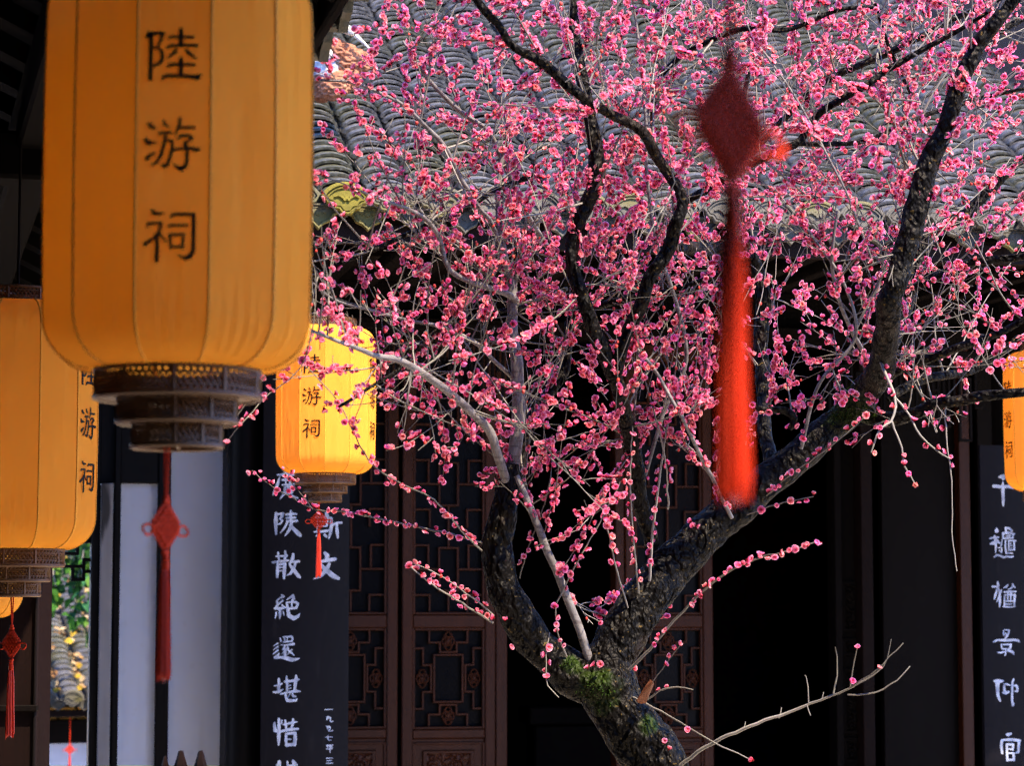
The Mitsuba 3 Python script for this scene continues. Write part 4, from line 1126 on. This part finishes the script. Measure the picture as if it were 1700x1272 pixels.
D = 6.0
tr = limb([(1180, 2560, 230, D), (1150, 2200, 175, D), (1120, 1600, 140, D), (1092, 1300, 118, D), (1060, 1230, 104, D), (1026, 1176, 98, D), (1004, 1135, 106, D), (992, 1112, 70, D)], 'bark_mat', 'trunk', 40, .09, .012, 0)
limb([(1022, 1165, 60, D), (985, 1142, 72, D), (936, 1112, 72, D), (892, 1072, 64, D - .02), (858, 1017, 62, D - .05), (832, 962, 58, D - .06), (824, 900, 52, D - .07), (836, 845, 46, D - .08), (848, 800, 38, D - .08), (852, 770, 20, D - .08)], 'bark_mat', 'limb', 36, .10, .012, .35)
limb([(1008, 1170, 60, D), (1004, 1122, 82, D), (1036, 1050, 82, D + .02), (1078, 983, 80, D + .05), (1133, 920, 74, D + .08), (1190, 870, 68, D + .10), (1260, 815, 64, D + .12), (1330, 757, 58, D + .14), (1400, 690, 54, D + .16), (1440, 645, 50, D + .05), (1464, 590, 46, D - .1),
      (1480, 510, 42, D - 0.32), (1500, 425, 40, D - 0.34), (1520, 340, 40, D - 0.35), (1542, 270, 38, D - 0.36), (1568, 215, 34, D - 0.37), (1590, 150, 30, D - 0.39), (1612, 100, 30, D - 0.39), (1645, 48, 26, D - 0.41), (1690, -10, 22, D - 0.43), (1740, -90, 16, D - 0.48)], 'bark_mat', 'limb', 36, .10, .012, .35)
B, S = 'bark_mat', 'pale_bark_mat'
# (rows, material)
L = [
 ([(1082, 905, 26, 6.08), (1064, 820, 28, 6.00), (1041, 700, 27, 5.85), (1016, 615, 26, 5.75), (976, 520, 25, 5.68), (951, 450, 24, 5.68), (952, 390, 24, 5.66), (976, 335, 26, 5.64), (989, 295, 26, 5.63), (984, 212, 24, 5.63), (971, 150, 22, 5.63), (957, 80, 22, 5.66), (952, 0, 20, 5.68), (950, -70, 18, 5.68)], B),
 ([(1022, 625, 20, 5.74), (1040, 560, 22, 5.70), (1078, 465, 22, 5.62), (1112, 410, 23, 5.60), (1121, 375, 22, 5.57), (1134, 330, 20, 5.55), (1106, 280, 19, 5.55), (1066, 223, 18, 5.50), (1012, 184, 17, 5.45), (959, 152, 16, 5.40), (902, 106, 16, 5.38), (853, 78, 15, 5.35), (828, 39, 15, 5.32), (793, 5, 14, 5.30), (750, -60, 12, 5.25)], B),
 ([(1282, 800, 22, 6.15), (1270, 700, 24, 6.3), (1264, 600, 26, 6.4), (1268, 505, 27, 6.42), (1247, 432, 25, 6.4), (1185, 411, 24, 6.3), (1122, 411, 22, 6.05)], B),
 ([(1247, 440, 22, 6.4), (1232, 360, 18, 6.4), (1224, 290, 15, 6.4), (1230, 200, 10, 6.42), (1244, 110, 7, 6.4)], B),
 ([(1452, 650, 26, 6.2), (1484, 560, 26, 6.35), (1515, 474, 26, 6.42), (1548, 391, 24, 6.46), (1610, 350, 20, 6.5), (1675, 284, 16, 6.5), (1720, 250, 12, 6.5)], B),
 ([(1430, 690, 24, 6.14), (1470, 693, 26, 6.05), (1494, 692, 24, 6.0), (1556, 672, 20, 5.9), (1618, 658, 18, 5.85), (1700, 648, 15, 5.8), (1760, 640, 10, 5.75)], B),
 ([(1466, 640, 18, 6.2), (1486, 619, 16, 6.1), (1556, 590, 15, 6.0), (1642, 559, 13, 5.95), (1720, 520, 10, 5.9)], B),
 ([(1475, 660, 16, 6.15), (1531, 632, 15, 6.2), (1576, 624, 14, 6.25), (1630, 606, 12, 6.3), (1690, 560, 8, 6.3)], B),
 ([(1505, 485, 16, 6.25), (1535, 469, 15, 6.2), (1610, 436, 14, 6.1), (1700, 424, 12, 6.05), (1750, 400, 8, 6)], B),
 ([(1138, 335, 12, 5.98), (1177, 310, 14, 5.9), (1240, 276, 15, 5.85), (1305, 245, 15, 5.8), (1332, 234, 14, 5.8), (1370, 181, 13, 5.75), (1432, 144, 12, 5.7), (1480, 112, 11, 5.7), (1560, 70, 9, 5.65), (1640, 20, 7, 5.6)], B),
 ([(1325, 238, 9, 5.8), (1412, 238, 9, 5.85), (1465, 222, 9, 5.9), (1530, 194, 8, 5.95), (1620, 165, 8, 6.0), (1710, 145, 6, 6.0)], B),
 ([(1236, 270, 9, 6.3), (1300, 197, 12, 6.2), (1370, 136, 13, 6.1), (1478, 86, 13, 6.05), (1527, 62, 12, 6.0), (1576, 37, 11, 6.0), (1650, 2, 9, 6.0), (1720, -40, 7, 6)], B),
 ([(1074, 226, 10, 5.9), (1080, 206, 11, 5.85), (1095, 136, 11, 5.75), (1128, 95, 10, 5.7), (1173, 70, 10, 5.65), (1235, 49, 10, 5.6), (1309, 49, 9, 5.6), (1391, 16, 8, 5.6), (1453, 12, 6, 5.6)], B),
 ([(1585, 160, 16, 6.3), (1600, 100, 14, 6.4), (1650, 60, 13, 6.45), (1700, 30, 11, 6.5), (1760, -20, 8, 6.5)], B),
 ([(850, 815, 24, 5.95), (880, 705, 22, 6.0), (928, 625, 19, 6.05), (944, 570, 16, 6.08), (950, 525, 13, 6.08), (994, 508, 13, 6.05), (1022, 499, 12, 6.0), (1100, 487, 10, 5.95), (1180, 458, 8, 5.9), (1240, 450, 6, 5.88)], B),
 ([(846, 812, 22, 5.94), (857, 740, 23, 5.92), (858, 660, 22, 5.9), (853, 600, 21, 5.9), (850, 540, 18, 5.9), (852, 480, 14, 5.9), (838, 420, 11, 5.9), (826, 340, 9, 5.9), (836, 240, 7, 5.9)], S),
 ([(846, 825, 16, 5.94), (812, 716, 15, 5.8), (754, 660, 14, 5.7), (712, 626, 13, 5.6), (666, 600, 12, 5.5), (620, 590, 9, 5.42), (570, 570, 7, 5.35), (500, 546, 5, 5.3), (455, 560, 4, 5.25)], S),
 ([(981, 1102, 15, 5.98), (946, 1003, 14, 5.94), (908, 905, 13, 5.9), (875, 830, 12, 5.86), (858, 790, 9, 5.86)], S),
 ([(858, 500, 11, 5.9), (840, 487, 11, 5.85), (782, 469, 10, 5.75), (745, 446, 9, 5.7), (733, 412, 8, 5.68), (724, 386, 8, 5.65), (705, 362, 7, 5.6), (670, 345, 6, 5.55), (600, 318, 4, 5.5)], S),
 ([(930, 440, 9, 6.2), (860, 330, 10, 6.0), (820, 230, 9, 5.9), (782, 198, 9, 5.85), (754, 176, 8, 5.8), (712, 130, 7, 5.75), (684, 90, 5, 5.7), (669, 68, 4, 5.7)], S),
 ([(848, 470, 8, 5.9), (818, 374, 8, 5.8), (793, 342, 8, 5.75), (768, 300, 8, 5.7), (740, 247, 8, 5.65), (698, 201, 7, 5.6), (659, 169, 6, 5.55), (588, 138, 5, 5.5), (530, 133, 4, 5.5)], S),
 ([(849, 625, 8, 5.92), (818, 596, 7, 5.85), (782, 565, 7, 5.8), (726, 540, 6, 5.7), (650, 525, 5, 5.65), (560, 500, 4, 5.6), (520, 470, 3, 5.55)], S),
 ([(940, 480, 8, 6.2), (870, 508, 8, 6.0), (765, 534, 8, 5.8), (710, 562, 7, 5.7), (660, 614, 6, 5.6), (590, 660, 6, 5.5), (562, 676, 4, 5.5)], B),
 ([(892, 290, 9, 5.95), (830, 312, 9, 5.9), (768, 349, 9, 5.8), (694, 381, 9, 5.75), (620, 416, 8, 5.7), (560, 440, 6, 5.65), (510, 462, 5, 5.6)], B),
 ([(1060, 830, 6, 6.0), (1100, 690, 7, 5.95), (1140, 600, 7, 5.9), (1122, 500, 7, 5.85), (1094, 420, 7, 5.8), (1078, 340, 6, 5.75), (1071, 200, 6, 5.7), (1060, 60, 5, 5.7), (1053, 20, 4, 5.7)], S),
 ([(1236, 650, 9, 5.95), (1240, 664, 11, 5.93), (1263, 677, 11, 5.93), (1300, 680, 12, 5.93), (1318, 695, 12, 5.93), (1312, 712, 9, 5.95)], B),
 ([(1449, 436, 4, 5.7), (1420, 360, 4, 5.65), (1395, 301, 4, 5.6), (1321, 161, 4, 5.6), (1268, 86, 3.4, 5.6), (1240, 60, 3, 5.6)], S),
 ([(1560, 260, 6, 6.1), (1490, 107, 6, 5.9), (1470, 60, 6, 5.85), (1453, 5, 5, 5.8)], B),
 ([(1215, 860, 7, 6.0), (1176, 780, 7, 5.9), (1130, 690, 6, 5.8), (1090, 620, 6, 5.8), (1040, 560, 5, 5.75)], S),
 ([(1330, 745, 7, 6.0), (1360, 640, 6, 5.9), (1420, 560, 6, 5.85), (1400, 470, 5, 5.8), (1340, 380, 5, 5.8)], S),
 ([(1442, 600, 8, 6.1), (1400, 520, 7, 5.9), (1380, 440, 6, 5.8), (1390, 350, 5, 5.75)], S),
]
for rows, mat in L:
    w = max(r[2] for r in rows)
    limb(rows, mat, 'limb' if w > 14 else 'branch', 16 if w > 14 else 9, .09 if mat == B else .04, .018, 1.0)
# bare and lightly flowering twigs that can be followed one by one
TW = [
 [(1085, 1300, 9, 5.99), (1128, 1272, 8, 5.95), (1181, 1235, 7.4, 5.9), (1247, 1206, 6.6, 5.85), (1346, 1169, 5.2, 5.8), (1412, 1143, 3.6, 5.75), (1465, 1108, 2.4, 5.72), (1480, 1062, 1.6, 5.7)],
 [(1412, 1143, 3.5, 5.75), (1455, 1112, 2.6, 5.7), (1500, 1068, 2, 5.68)],
 [(1408, 1153, 3.4, 5.75), (1453, 1151, 3, 5.72), (1490, 1130, 2.5, 5.7), (1511, 1106, 2, 5.7)],
 [(1343, 1170, 3, 5.8), (1340, 1130, 2.6, 5.8), (1337, 1122, 2, 5.8)], [(1382, 1156, 4, 5.78), (1391, 1108, 3.4, 5.78), (1387, 1075, 2.4, 5.78)],
 [(1411, 1143, 3.4, 5.75), (1418, 1100, 2.8, 5.74), (1424, 1068, 2.4, 5.73)],
 [(1293, 1192, 3, 5.84), (1297, 1176, 2, 5.84)], [(1235, 1213, 3, 5.86), (1238, 1199, 2, 5.86)], [(1340, 1172, 3, 5.8), (1345, 1188, 2, 5.8)], [(1365, 1163, 3, 5.8), (1368, 1150, 2, 5.8)],
 [(1030, 1125, 8, 5.98), (1072, 1085, 7, 5.93), (1120, 1030, 6, 5.88), (1165, 984, 5, 5.82), (1214, 947, 4.5, 5.78), (1263, 926, 4, 5.75), (1310, 915, 3, 5.72), (1358, 899, 2.4, 5.7)],
 [(1030, 1150, 5, 5.98), (1066, 1165, 4.5, 5.93), (1120, 1195, 4, 5.88), (1181, 1231, 3.4, 5.82), (1225, 1252, 2.6, 5.8), (1250, 1264, 2, 5.8)],
 [(1070, 1165, 4, 5.93), (1095, 1148, 4, 5.9), (1123, 1141, 3, 5.88), (1150, 1145, 2, 5.86)], [(1078, 1140, 2.6, 5.93), (1105, 1102, 2.2, 5.9), (1132, 1068, 2, 5.88)],
 [(818, 1034, 5, 5.9), (767, 1002, 4, 5.84), (718, 971, 3.4, 5.8), (682, 942, 2.6, 5.76)], [(820, 1022, 4, 5.9), (775, 985, 3, 5.86), (720, 950, 2.4, 5.82), (686, 936, 2, 5.8)],
 [(812, 905, 5, 5.92), (750, 888, 4.4, 5.94), (682, 873, 4, 6.0), (576, 851, 3.6, 6.2), (525, 847, 3, 6.3), (482, 825, 2.6, 6.4), (446, 804, 2.4, 6.45), (418, 782, 2, 6.5)],
 [(520, 846, 2.4, 6.3), (495, 815, 2, 6.35), (468, 780, 1.8, 6.4)],
 [(800, 915, 4, 5.92), (770, 886, 3.6, 5.86), (720, 830, 3.4, 5.76), (650, 795, 3.2, 5.66), (612, 764, 3, 5.62), (585, 715, 2.6, 5.58), (560, 665, 2.4, 5.55), (500, 600, 2, 5.5)],
 [(1568, 670, 4, 5.9), (1572, 735, 3.6, 5.88), (1580, 800, 3.2, 5.86), (1581, 880, 2.8, 5.85), (1588, 950, 2.4, 5.84)],
 [(1455, 575, 7, 5.9), (1466, 612, 7, 5.85), (1486, 660, 6, 5.8), (1480, 700, 5.6, 5.78), (1460, 712, 5, 5.76), (1447, 752, 3.4, 5.75)], [(1480, 700, 5, 5.78), (1497, 745, 4.4, 5.76), (1502, 775, 4, 5.75), (1519, 804, 3, 5.74)],
 [(1486, 660, 5, 5.8), (1510, 690, 5, 5.78), (1528, 724, 4.4, 5.76), (1552, 746, 4, 5.75), (1577, 763, 2.8, 5.74)],
 [(1560, 300, 6, 5.9), (1510, 290, 6, 5.8), (1502, 268, 6, 5.76), (1485, 215, 6, 5.72), (1480, 165, 5, 5.7), (1530, 170, 4, 5.68)], [(1502, 268, 5, 5.76), (1526, 310, 5, 5.75), (1540, 360, 4, 5.74), (1560, 420, 3, 5.74)],
 [(1478, 175, 5, 5.7), (1472, 240, 4.4, 5.7), (1490, 285, 3, 5.7)],
 [(940, 1090, 4, 5.95), (925, 1050, 3, 5.9), (922, 1010, 3, 5.88)], [(912, 1050, 3, 5.9), (906, 1100, 3, 5.88), (910, 1140, 3, 5.87), (928, 1158, 2, 5.86)],
 [(862, 960, 4, 5.93), (880, 900, 3, 5.9), (900, 850, 3, 5.88), (915, 790, 2.4, 5.86)], [(925, 1000, 4, 5.92), (960, 930, 3.4, 5.88), (1000, 860, 3, 5.85), (1030, 800, 2.6, 5.82)],
 [(1042, 1010, 4, 5.98), (1020, 930, 4, 5.92), (1008, 870, 3.4, 5.88), (1000, 810, 3, 5.85)], [(1060, 985, 5, 5.98), (1052, 900, 4, 5.92), (1046, 800, 4, 5.88), (1050, 700, 3, 5.84)],
 [(1078, 965, 7, 6.0), (1086, 860, 6, 5.95), (1100, 760, 5, 5.9), (1118, 640, 4, 5.86), (1130, 520, 3.4, 5.84)], [(1110, 845, 5, 6.0), (1104, 760, 4, 5.9), (1085, 680, 4, 5.86), (1060, 600, 3, 5.84)],
 [(1240, 855, 3, 6.05), (1290, 838, 2.6, 6.0), (1350, 824, 2, 5.96)], [(1265, 830, 3, 6.1), (1310, 790, 3, 6.0), (1380, 740, 2.4, 5.9), (1440, 690, 2, 5.86)],
 [(510, 400, 3, 5.4), (525, 480, 3, 5.4), (505, 600, 2.6, 5.4), (440, 660, 2.4, 5.35), (405, 700, 2.2, 5.3), (372, 738, 2, 5.3)],
 [(455, 590, 2.6, 5.3), (430, 640, 2.2, 5.3), (395, 690, 2, 5.3)],
]
TWN = 0
for rows in TW:
    q = np.array([[*P(x, y, Y), max(.0009, .8 * w / 2 * MPP * Y)] for x, y, w, Y in rows])
    q = smooth_path(q, .018)
    add('twig', tube(q[:, :3] + rng.normal(0, .0008, (len(q), 3)), q[:, 3], 6), 'twig_mat', TREE, smooth=True)
    TWN += 1
    paths.append((q[:, :3], q[:, 3], .0))
MAN = [(q[0], q[1]) for q in paths[-len(TW):]]

# how thickly the crown flowers, looked up over the photograph in 100 px cells (x from 400, y from 0)
DEN = np.array([
 [0, 3, 4, 5, 6, 6, 8, 7, 8, 9, 8, 8, 7], [0, 4, 3.5, 5, 6, 6, 8, 8, 7, 9, 8, 7, 6], [0, 2, 4, 6, 8, 8, 9, 8, 7, 9, 7.5, 6, 5], [0, 1, 5, 5.5, 9, 9, 9, 8, 7, 8, 7, 7, 4], [0, 2, 4, 6.5, 9, 9.5, 9, 7, 5.5, 5.5, 5, 4, 4], [1, 5, 4.5, 5.5, 5.5, 8.5, 8, 7, 5, 5, 3, 3, 4],
 [1.8, 4, 3, 4, 4, 7, 8, 8, 6, 4, 3, 2, 1], [1.5, 2, 2, 5, 6, 7, 7, 8, 4.5, 1.4, .7, .6, .3], [1, 1.5, 1.5, 6, 3, 3, 6, 4, .8, 0, 0, 0, 0], [0, 0, .8, 1.6, 3, 3, 4, 1.6, 1.4, 1, 0, 0, 0], [0, 0, 0, .8, 2.6, 2.4, .6, .6, .2, 0, 0, 0, 0], [0] * 13, [0] * 13])


def den(x, y):
    gx, gy = (np.asarray(x) - 450) / 100, (np.asarray(y) - 50) / 100
    i, j = np.clip(np.floor(gy).astype(int), 0, 11), np.clip(np.floor(gx).astype(int), 0, 11)
    a, b = np.clip(gy - i, 0, 1), np.clip(gx - j, 0, 1)
    return (1 - a) * ((1 - b) * DEN[i, j] + b * DEN[i, j + 1]) + a * ((1 - b) * DEN[i + 1, j] + b * DEN[i + 1, j + 1])


auto = []
BOUGH = [q[0] for q in paths][2]
BOUGH = BOUGH[(BOUGH[:, 2] < ZC + 1.0)]
def grow(p, d, L, r0, lvl, up, tries=0):
    n = max(4, int(L / .022))
    pts, rad = [p], [r0]
    d = d / np.linalg.norm(d)
    for i in range(n):
        d = d + rng.normal(0, .055, 3) + np.array([0, 0, up * .03]); d /= np.linalg.norm(d)
        p = p + d * (L / n)
        x, y = proj(p)
        if 380 < x < 1720 and -20 < y < 1260:
            if den(x, y) < 1.0 or (x < 640 and y > 700): break
        elif x < 440 or y > 900: break
        if p[1] < 5.15 or p[1] > 7.3: break
        k = np.argmin((BOUGH[:, 0] - p[0]) ** 2 + (BOUGH[:, 2] - p[2]) ** 2)
        if i > 2 and p[1] < BOUGH[k, 1] and math.hypot(BOUGH[k, 0] - p[0], BOUGH[k, 2] - p[2]) < .085: break      # nothing grows across the great bough
        pts.append(p); rad.append(max(.0010, r0 * (1 - .75 * (i + 1) / n)))
    if len(pts) < 4: return
    pts = np.array(pts); rad = np.array(rad)
    auto.append((pts, rad, lvl))
    if lvl < 2:
        for _ in range(rng.poisson(2.6 if lvl == 0 else 1.3)):
            k = rng.integers(1, len(pts) - 1)
            dd = d + rng.normal(0, .75, 3) * np.array([1, .7, 1]) + np.array([0, 0, .25])
            grow(pts[k], dd, L * rng.uniform(.25, .6), rad[k] * .75, lvl + 1, up)


for pts, r, spring in paths:
    if spring <= 0: continue
    Ln = np.linalg.norm(np.diff(pts, axis=0), axis=1).sum()
    for _ in range(rng.poisson(Ln * 19 * spring)):
        k = rng.integers(len(pts) // 8, len(pts) - 1)
        x, y = proj(pts[k])
        if not (430 < x < 1760 and -60 < y < 1010): continue
        if rng.random() > .25 + den(x, y) / 8: continue
        t = pts[k + 1] - pts[k]; t /= np.linalg.norm(t) + 1e-9
        d = rng.normal(0, .75, 3) * np.array([1, .65, .8]) + np.array([0, 0, .85]) + .25 * t
        if rng.random() < .22: d[2] -= 1.3
        grow(pts[k], d, rng.uniform(.14, .52), min(r[k] * .6, rng.uniform(.0019, .0034)), 0, rng.uniform(-.3, 1.0))
auto.sort(key=lambda t: -np.linalg.norm(t[0][-1] - t[0][0]))
NT = 296 - TWN
for pts, r, _ in auto[:NT]:
    add('twig', tube(pts, r, 5), 'twig_mat', TREE, smooth=True)
add('twig_mass', cat([tube(pts, r, 4) for pts, r, _ in auto[NT:]]), 'twig_mat', TREE, smooth=True, kind='stuff')


# ---- blossoms
def petal(L, W, p0, p1, rg, nt=3, ns=3):
    t = np.linspace(0, 1, nt + 1); s = np.linspace(-1, 1, ns)
    phi = p0 + (p1 - p0) * t
    step = L / nt
    r = np.concatenate([[0], np.cumsum(np.cos(phi[:-1]) * step)]); z = np.concatenate([[0], np.cumsum(np.sin(phi[:-1]) * step)])
    wd = W * np.array([.25, .92, 1.02, .55])
    v = np.zeros((nt + 1, ns, 3))
    for j, q in enumerate(s):
        v[:, j, 0] = r - .10 * L * q * q * t
        v[:, j, 1] = q * wd
        v[:, j, 2] = z + .28 * q * q * wd + rg.normal(0, .03 * L, nt + 1) * t
    i, j = np.meshgrid(np.arange(nt), np.arange(ns - 1), indexing='ij')
    a = (i * ns + j).ravel()
    f = np.vstack([np.stack([a, a + ns, a + ns + 1], 1), np.stack([a, a + ns + 1, a + 1], 1)])
    col = np.zeros((nt + 1, ns, 3))
    base, rim = np.array([.82, .095, .20]), np.array([.94, .30, .48])
    for k in range(nt + 1):
        m = t[k] ** 1.3
        col[k] = base * (1 - m) + rim * m
    col[-1] = np.array([.97, .55, .73])
    return v.reshape(-1, 3), f, col.reshape(-1, 3)


def blossom(openness, seed, fine=True):
    """A double plum blossom, centre at the origin, facing +z, about 1 unit across."""
    rg = np.random.default_rng(seed)
    ms, cs = [], []
    for ring, (n, L, W, lift) in enumerate(((5, .56, .31, 0), (5, .42, .25, .28), (4, .27, .17, .55))[:3 if fine else 2]):
        for k in range(n):
            a = 2 * np.pi * (k + .5 * ring) / n + rg.normal(0, .12)
            q = 1 - openness
            p0 = .15 + lift + q * .75 + rg.normal(0, .10)
            p1 = .70 + lift * .9 + q * 1.5 + rg.normal(0, .22)
            v, f, c = petal(L * rg.uniform(.88, 1.08), W * rg.uniform(.9, 1.1), p0, p1, rg)
            R = np.array([[math.cos(a), -math.sin(a), 0], [math.sin(a), math.cos(a), 0], [0, 0, 1]])
            v = v @ R.T + [0, 0, .02 * ring]
            ms.append((v, f)); cs.append(c * (1 - .10 * ring) * rg.uniform(.9, 1.08))
    for k in range(7 if fine else 3):                       # stamens
        a = rg.uniform(0, 2 * np.pi); h = rg.uniform(.16, .26)
        p = np.array([.12 * math.cos(a), .12 * math.sin(a), h])
        v = np.array([[0, 0, .03], p + [.022, 0, 0], p + [0, .022, 0], p + [0, 0, .035]])
        ms.append((v, np.array([[0, 1, 2], [1, 3, 2], [0, 2, 3], [0, 3, 1]]))); cs.append(np.tile([.75, .42, .12], (4, 1)))
    v, f = lathe([(.03, -.20), (.10, -.10), (.16, .0), (.20, .05)], 6)        # calyx
    ms.append((v, f)); cs.append(np.tile([.22, .02, .03], (len(v), 1)))
    v, f = cat(ms)
    return v, f, np.vstack(cs)


VAR = [blossom(o, 100 + i) for i, o in enumerate((.95, .8, .65, .5, .35, .72, .88, .2))]
VAR2 = [blossom(o, 200 + i, False) for i, o in enumerate((.95, .8, .65, .5, .35, .72, .88, .15))]
BD = .0182
# nodes along all twigs
node_p, node_t = [], []
for pts, r, _ in auto:
    if len(pts) < 4: continue
    seg = smooth_path(pts, .007)
    t = np.gradient(seg, axis=0)
    node_p.append(seg[2:]); node_t.append(t[2:])
for pts, r in MAN + [(p, r) for p, r, s in paths if s > 0 and r.max() < .011]:
    t = np.gradient(pts, axis=0)
    node_p.append(pts[2:]); node_t.append(t[2:])
node_p, node_t = np.vstack(node_p), np.vstack(node_t)
px, py = proj(node_p)
clump = meshkit.fbm(node_p * 17, 2, 3)
chosen = []
cell = 50
gx, gy = np.floor(px / cell).astype(int), np.floor(py / cell).astype(int)
order = np.lexsort((gy, gx))
from collections import defaultdict
cells = defaultdict(list)
for i in range(len(px)): cells[(gx[i], gy[i])].append(i)
for (cx, cy), idx in sorted(cells.items()):
    x, y = (cx + .5) * cell, (cy + .5) * cell
    if not (400 <= x < 1725 and -25 <= y < 1280): continue
    n = float(den(x, max(y, 0))) * 4.5
    n = int(n) + (rng.random() < n - int(n))
    idx = np.array(idx)
    w = clump[idx] + rng.normal(0, .055, len(idx))
    chosen += idx[np.argsort(-w)[:n]].tolist()
# beyond the frame the crown goes on flowering
for (cx, cy), idx in sorted(cells.items()):
    x, y = (cx + .5) * cell, (cy + .5) * cell
    if x >= 1725 or y < -25:
        chosen += list(rng.permutation(idx)[:7])
EXTRA = [(1424, 1076, 5.73), (1415, 1132, 5.74), (1459, 1110, 5.71), (1165, 990, 5.82), (1225, 940, 5.77), (1240, 930, 5.76), (1232, 937, 5.76), (1260, 925, 5.75), (1296, 918, 5.72), (1318, 912, 5.72), (1340, 906, 5.71), (1355, 902, 5.70), (1146, 1006, 5.84), (1175, 972, 5.80), (1105, 1048, 5.90), (1092, 1058, 5.90),
         (1128, 1070, 5.88), (1104, 1104, 5.90), (1075, 1140, 5.92), (985, 1105, 5.93), (975, 1110, 5.93), (997, 1103, 5.93), (1110, 1245, 5.93), (1104, 1232, 5.93), (1250, 1263, 5.80), (1142, 1212, 5.86), (700, 952, 5.78), (725, 968, 5.80), (752, 985, 5.82), (758, 992, 5.83), (770, 992, 5.84), (810, 1022, 5.88), (838, 1030, 5.90),
         (600, 853, 6.16), (625, 855, 6.11), (641, 866, 6.08), (555, 850, 6.24), (432, 785, 6.47), (450, 800, 6.44), (460, 812, 6.42), (478, 815, 6.39), (482, 822, 6.38), (495, 800, 6.35), (484, 782, 6.38), (614, 768, 5.62), (622, 776, 6.11), (585, 718, 5.58), (572, 700, 5.57), (562, 682, 5.56), (642, 800, 6.08),
         (848, 1075, 5.90), (820, 1026, 5.90), (392, 653, 5.30), (400, 648, 5.30), (420, 690, 5.30), (396, 708, 5.30), (376, 736, 5.30), (385, 708, 5.30), (430, 655, 5.33), (442, 662, 5.33), (448, 640, 5.33), (436, 628, 5.33)]
pos, axis, scl = [], [], []
for i in chosen:
    t = node_t[i] / (np.linalg.norm(node_t[i]) + 1e-9)
    a = rng.normal(size=3) + np.array([.1, -.45, .25])
    a -= .7 * t * (a @ t); a /= np.linalg.norm(a)
    s = BD * rng.uniform(.72, 1.22)
    pos.append(node_p[i] + a * s * .26); axis.append(a); scl.append(s)
for x, y, Y in EXTRA:
    a = rng.normal(size=3) + np.array([.1, -.6, .3]); a /= np.linalg.norm(a)
    pos.append(P(x, y, Y - .01)); axis.append(a); scl.append(BD * rng.uniform(.85, 1.1))
pos, axis, scl = np.array(pos), np.array(axis), np.array(scl)
VP = [mikit.ply((v * BD, f), 'petal_mat', smooth=True, color=np.clip(c, 0, 1)) for v, f, c in VAR]
bx, by = proj(pos)
inside = (bx > 520) & (bx < 1690) & (by > 8) & (by < 1264)
near = np.argsort(np.where(inside, pos[:, 1], 99) - 0 * scl)[:298]
near = set(near.tolist())
mv, mf, mc, n = [], [], [], 0
for i in range(len(pos)):
    z = axis[i]; x = np.cross(z, rng.normal(size=3)); x /= np.linalg.norm(x); y = np.cross(z, x)
    k = int(rng.choice(8, p=(.12, .17, .16, .14, .12, .14, .09, .06)))
    m = M4(x, y, z, pos[i])
    if i in near:
        add('blossom', VP[k], None, TREE, to_world=T(m) @ T().scale(float(scl[i] / BD)))
    else:
        v, f, c = VAR2[k]
        mv.append((v * scl[i]) @ m[:3, :3].T + m[:3, 3]); mf.append(f + n); n += len(v)
        mc.append(np.clip(c * rng.uniform(.82, 1.05) * np.array([1, rng.uniform(.65, 1.2), rng.uniform(.75, 1.1)]), 0, 1))
add('blossom_mass', (np.vstack(mv), np.vstack(mf)), 'petal_mat', TREE, smooth=True, color=np.vstack(mc), kind='stuff')
# red buds on the twigs
ico = trimesh.creation.icosphere(1, 1.0); iv, jf = np.asarray(ico.vertices), np.asarray(ico.faces)
sel = rng.choice(len(node_p), 800, replace=False)
dn = den(px, py)
bv = []
for i in sel:
    if dn[i] < .7 and px[i] > 700: continue
    a = rng.normal(size=3); a /= np.linalg.norm(a)
    s = rng.uniform(.0024, .0044)
    bv.append((iv * s * np.array([1, 1, 1.25]) + node_p[i] + a * s, jf))
add('bud_mass', cat(bv), 'bud_mat', TREE, smooth=True, kind='stuff')
# moss tufts on the fork, and the sawn stub
rm = np.random.default_rng(31)
tv, tf = [], []
n = 0
for key in (TREE + '__trunk', TREE + '__limb', TREE + '__limb_001'):
    V, F, Nn = meshkit.WRITTEN[scene[key]['filename']][:3]
    for q, r in MOSS:
        d = np.linalg.norm(V - q, axis=1)
        for i in np.nonzero(d < r * 1.0)[0]:
            nr = Nn[i]
            if nr[1] > .3 or rm.random() > 1.15 - d[i] / r: continue
            for _ in range(4):
                o = V[i] + rm.normal(0, .0035, 3) - nr * .002
                a = rm.normal(size=3); a -= nr * (a @ nr); a /= np.linalg.norm(a); b = np.cross(nr, a)
                s, h = rm.uniform(.0012, .0024), rm.uniform(.003, .0075)
                tv.append(np.array([o + a * s, o - a * s * .5 + b * s, o - a * s * .5 - b * s, o + nr * h + rm.normal(0, .0015, 3) - ZZ * .001]))
                tf.append(np.array([[0, 1, 3], [1, 2, 3], [2, 0, 3]]) + n); n += 4
add('moss_tufts', (np.vstack(tv), np.vstack(tf)), 'moss_mat', TREE, kind='stuff')
a, b = P(1066, 1160, 5.9), P(1079, 1138, 5.86)
ax = (b - a) / np.linalg.norm(b - a)
cl = np.vstack([a + np.outer(np.zeros(7), ax) + rm.normal(0, .007, (7, 3)), b + rm.normal(0, .0055, (7, 3)) + np.outer(rm.uniform(-.009, .012, 7), ax)])
hull = trimesh.convex.convex_hull(cl)
add('broken_stub', (np.asarray(hull.vertices), np.asarray(hull.faces)), 'stub_mat', TREE, label='short broken reddish stub on the trunk')
print('entries', len(scene), 'blossoms', len(pos), 'twigs', len(auto), 'tufts', len(tf))
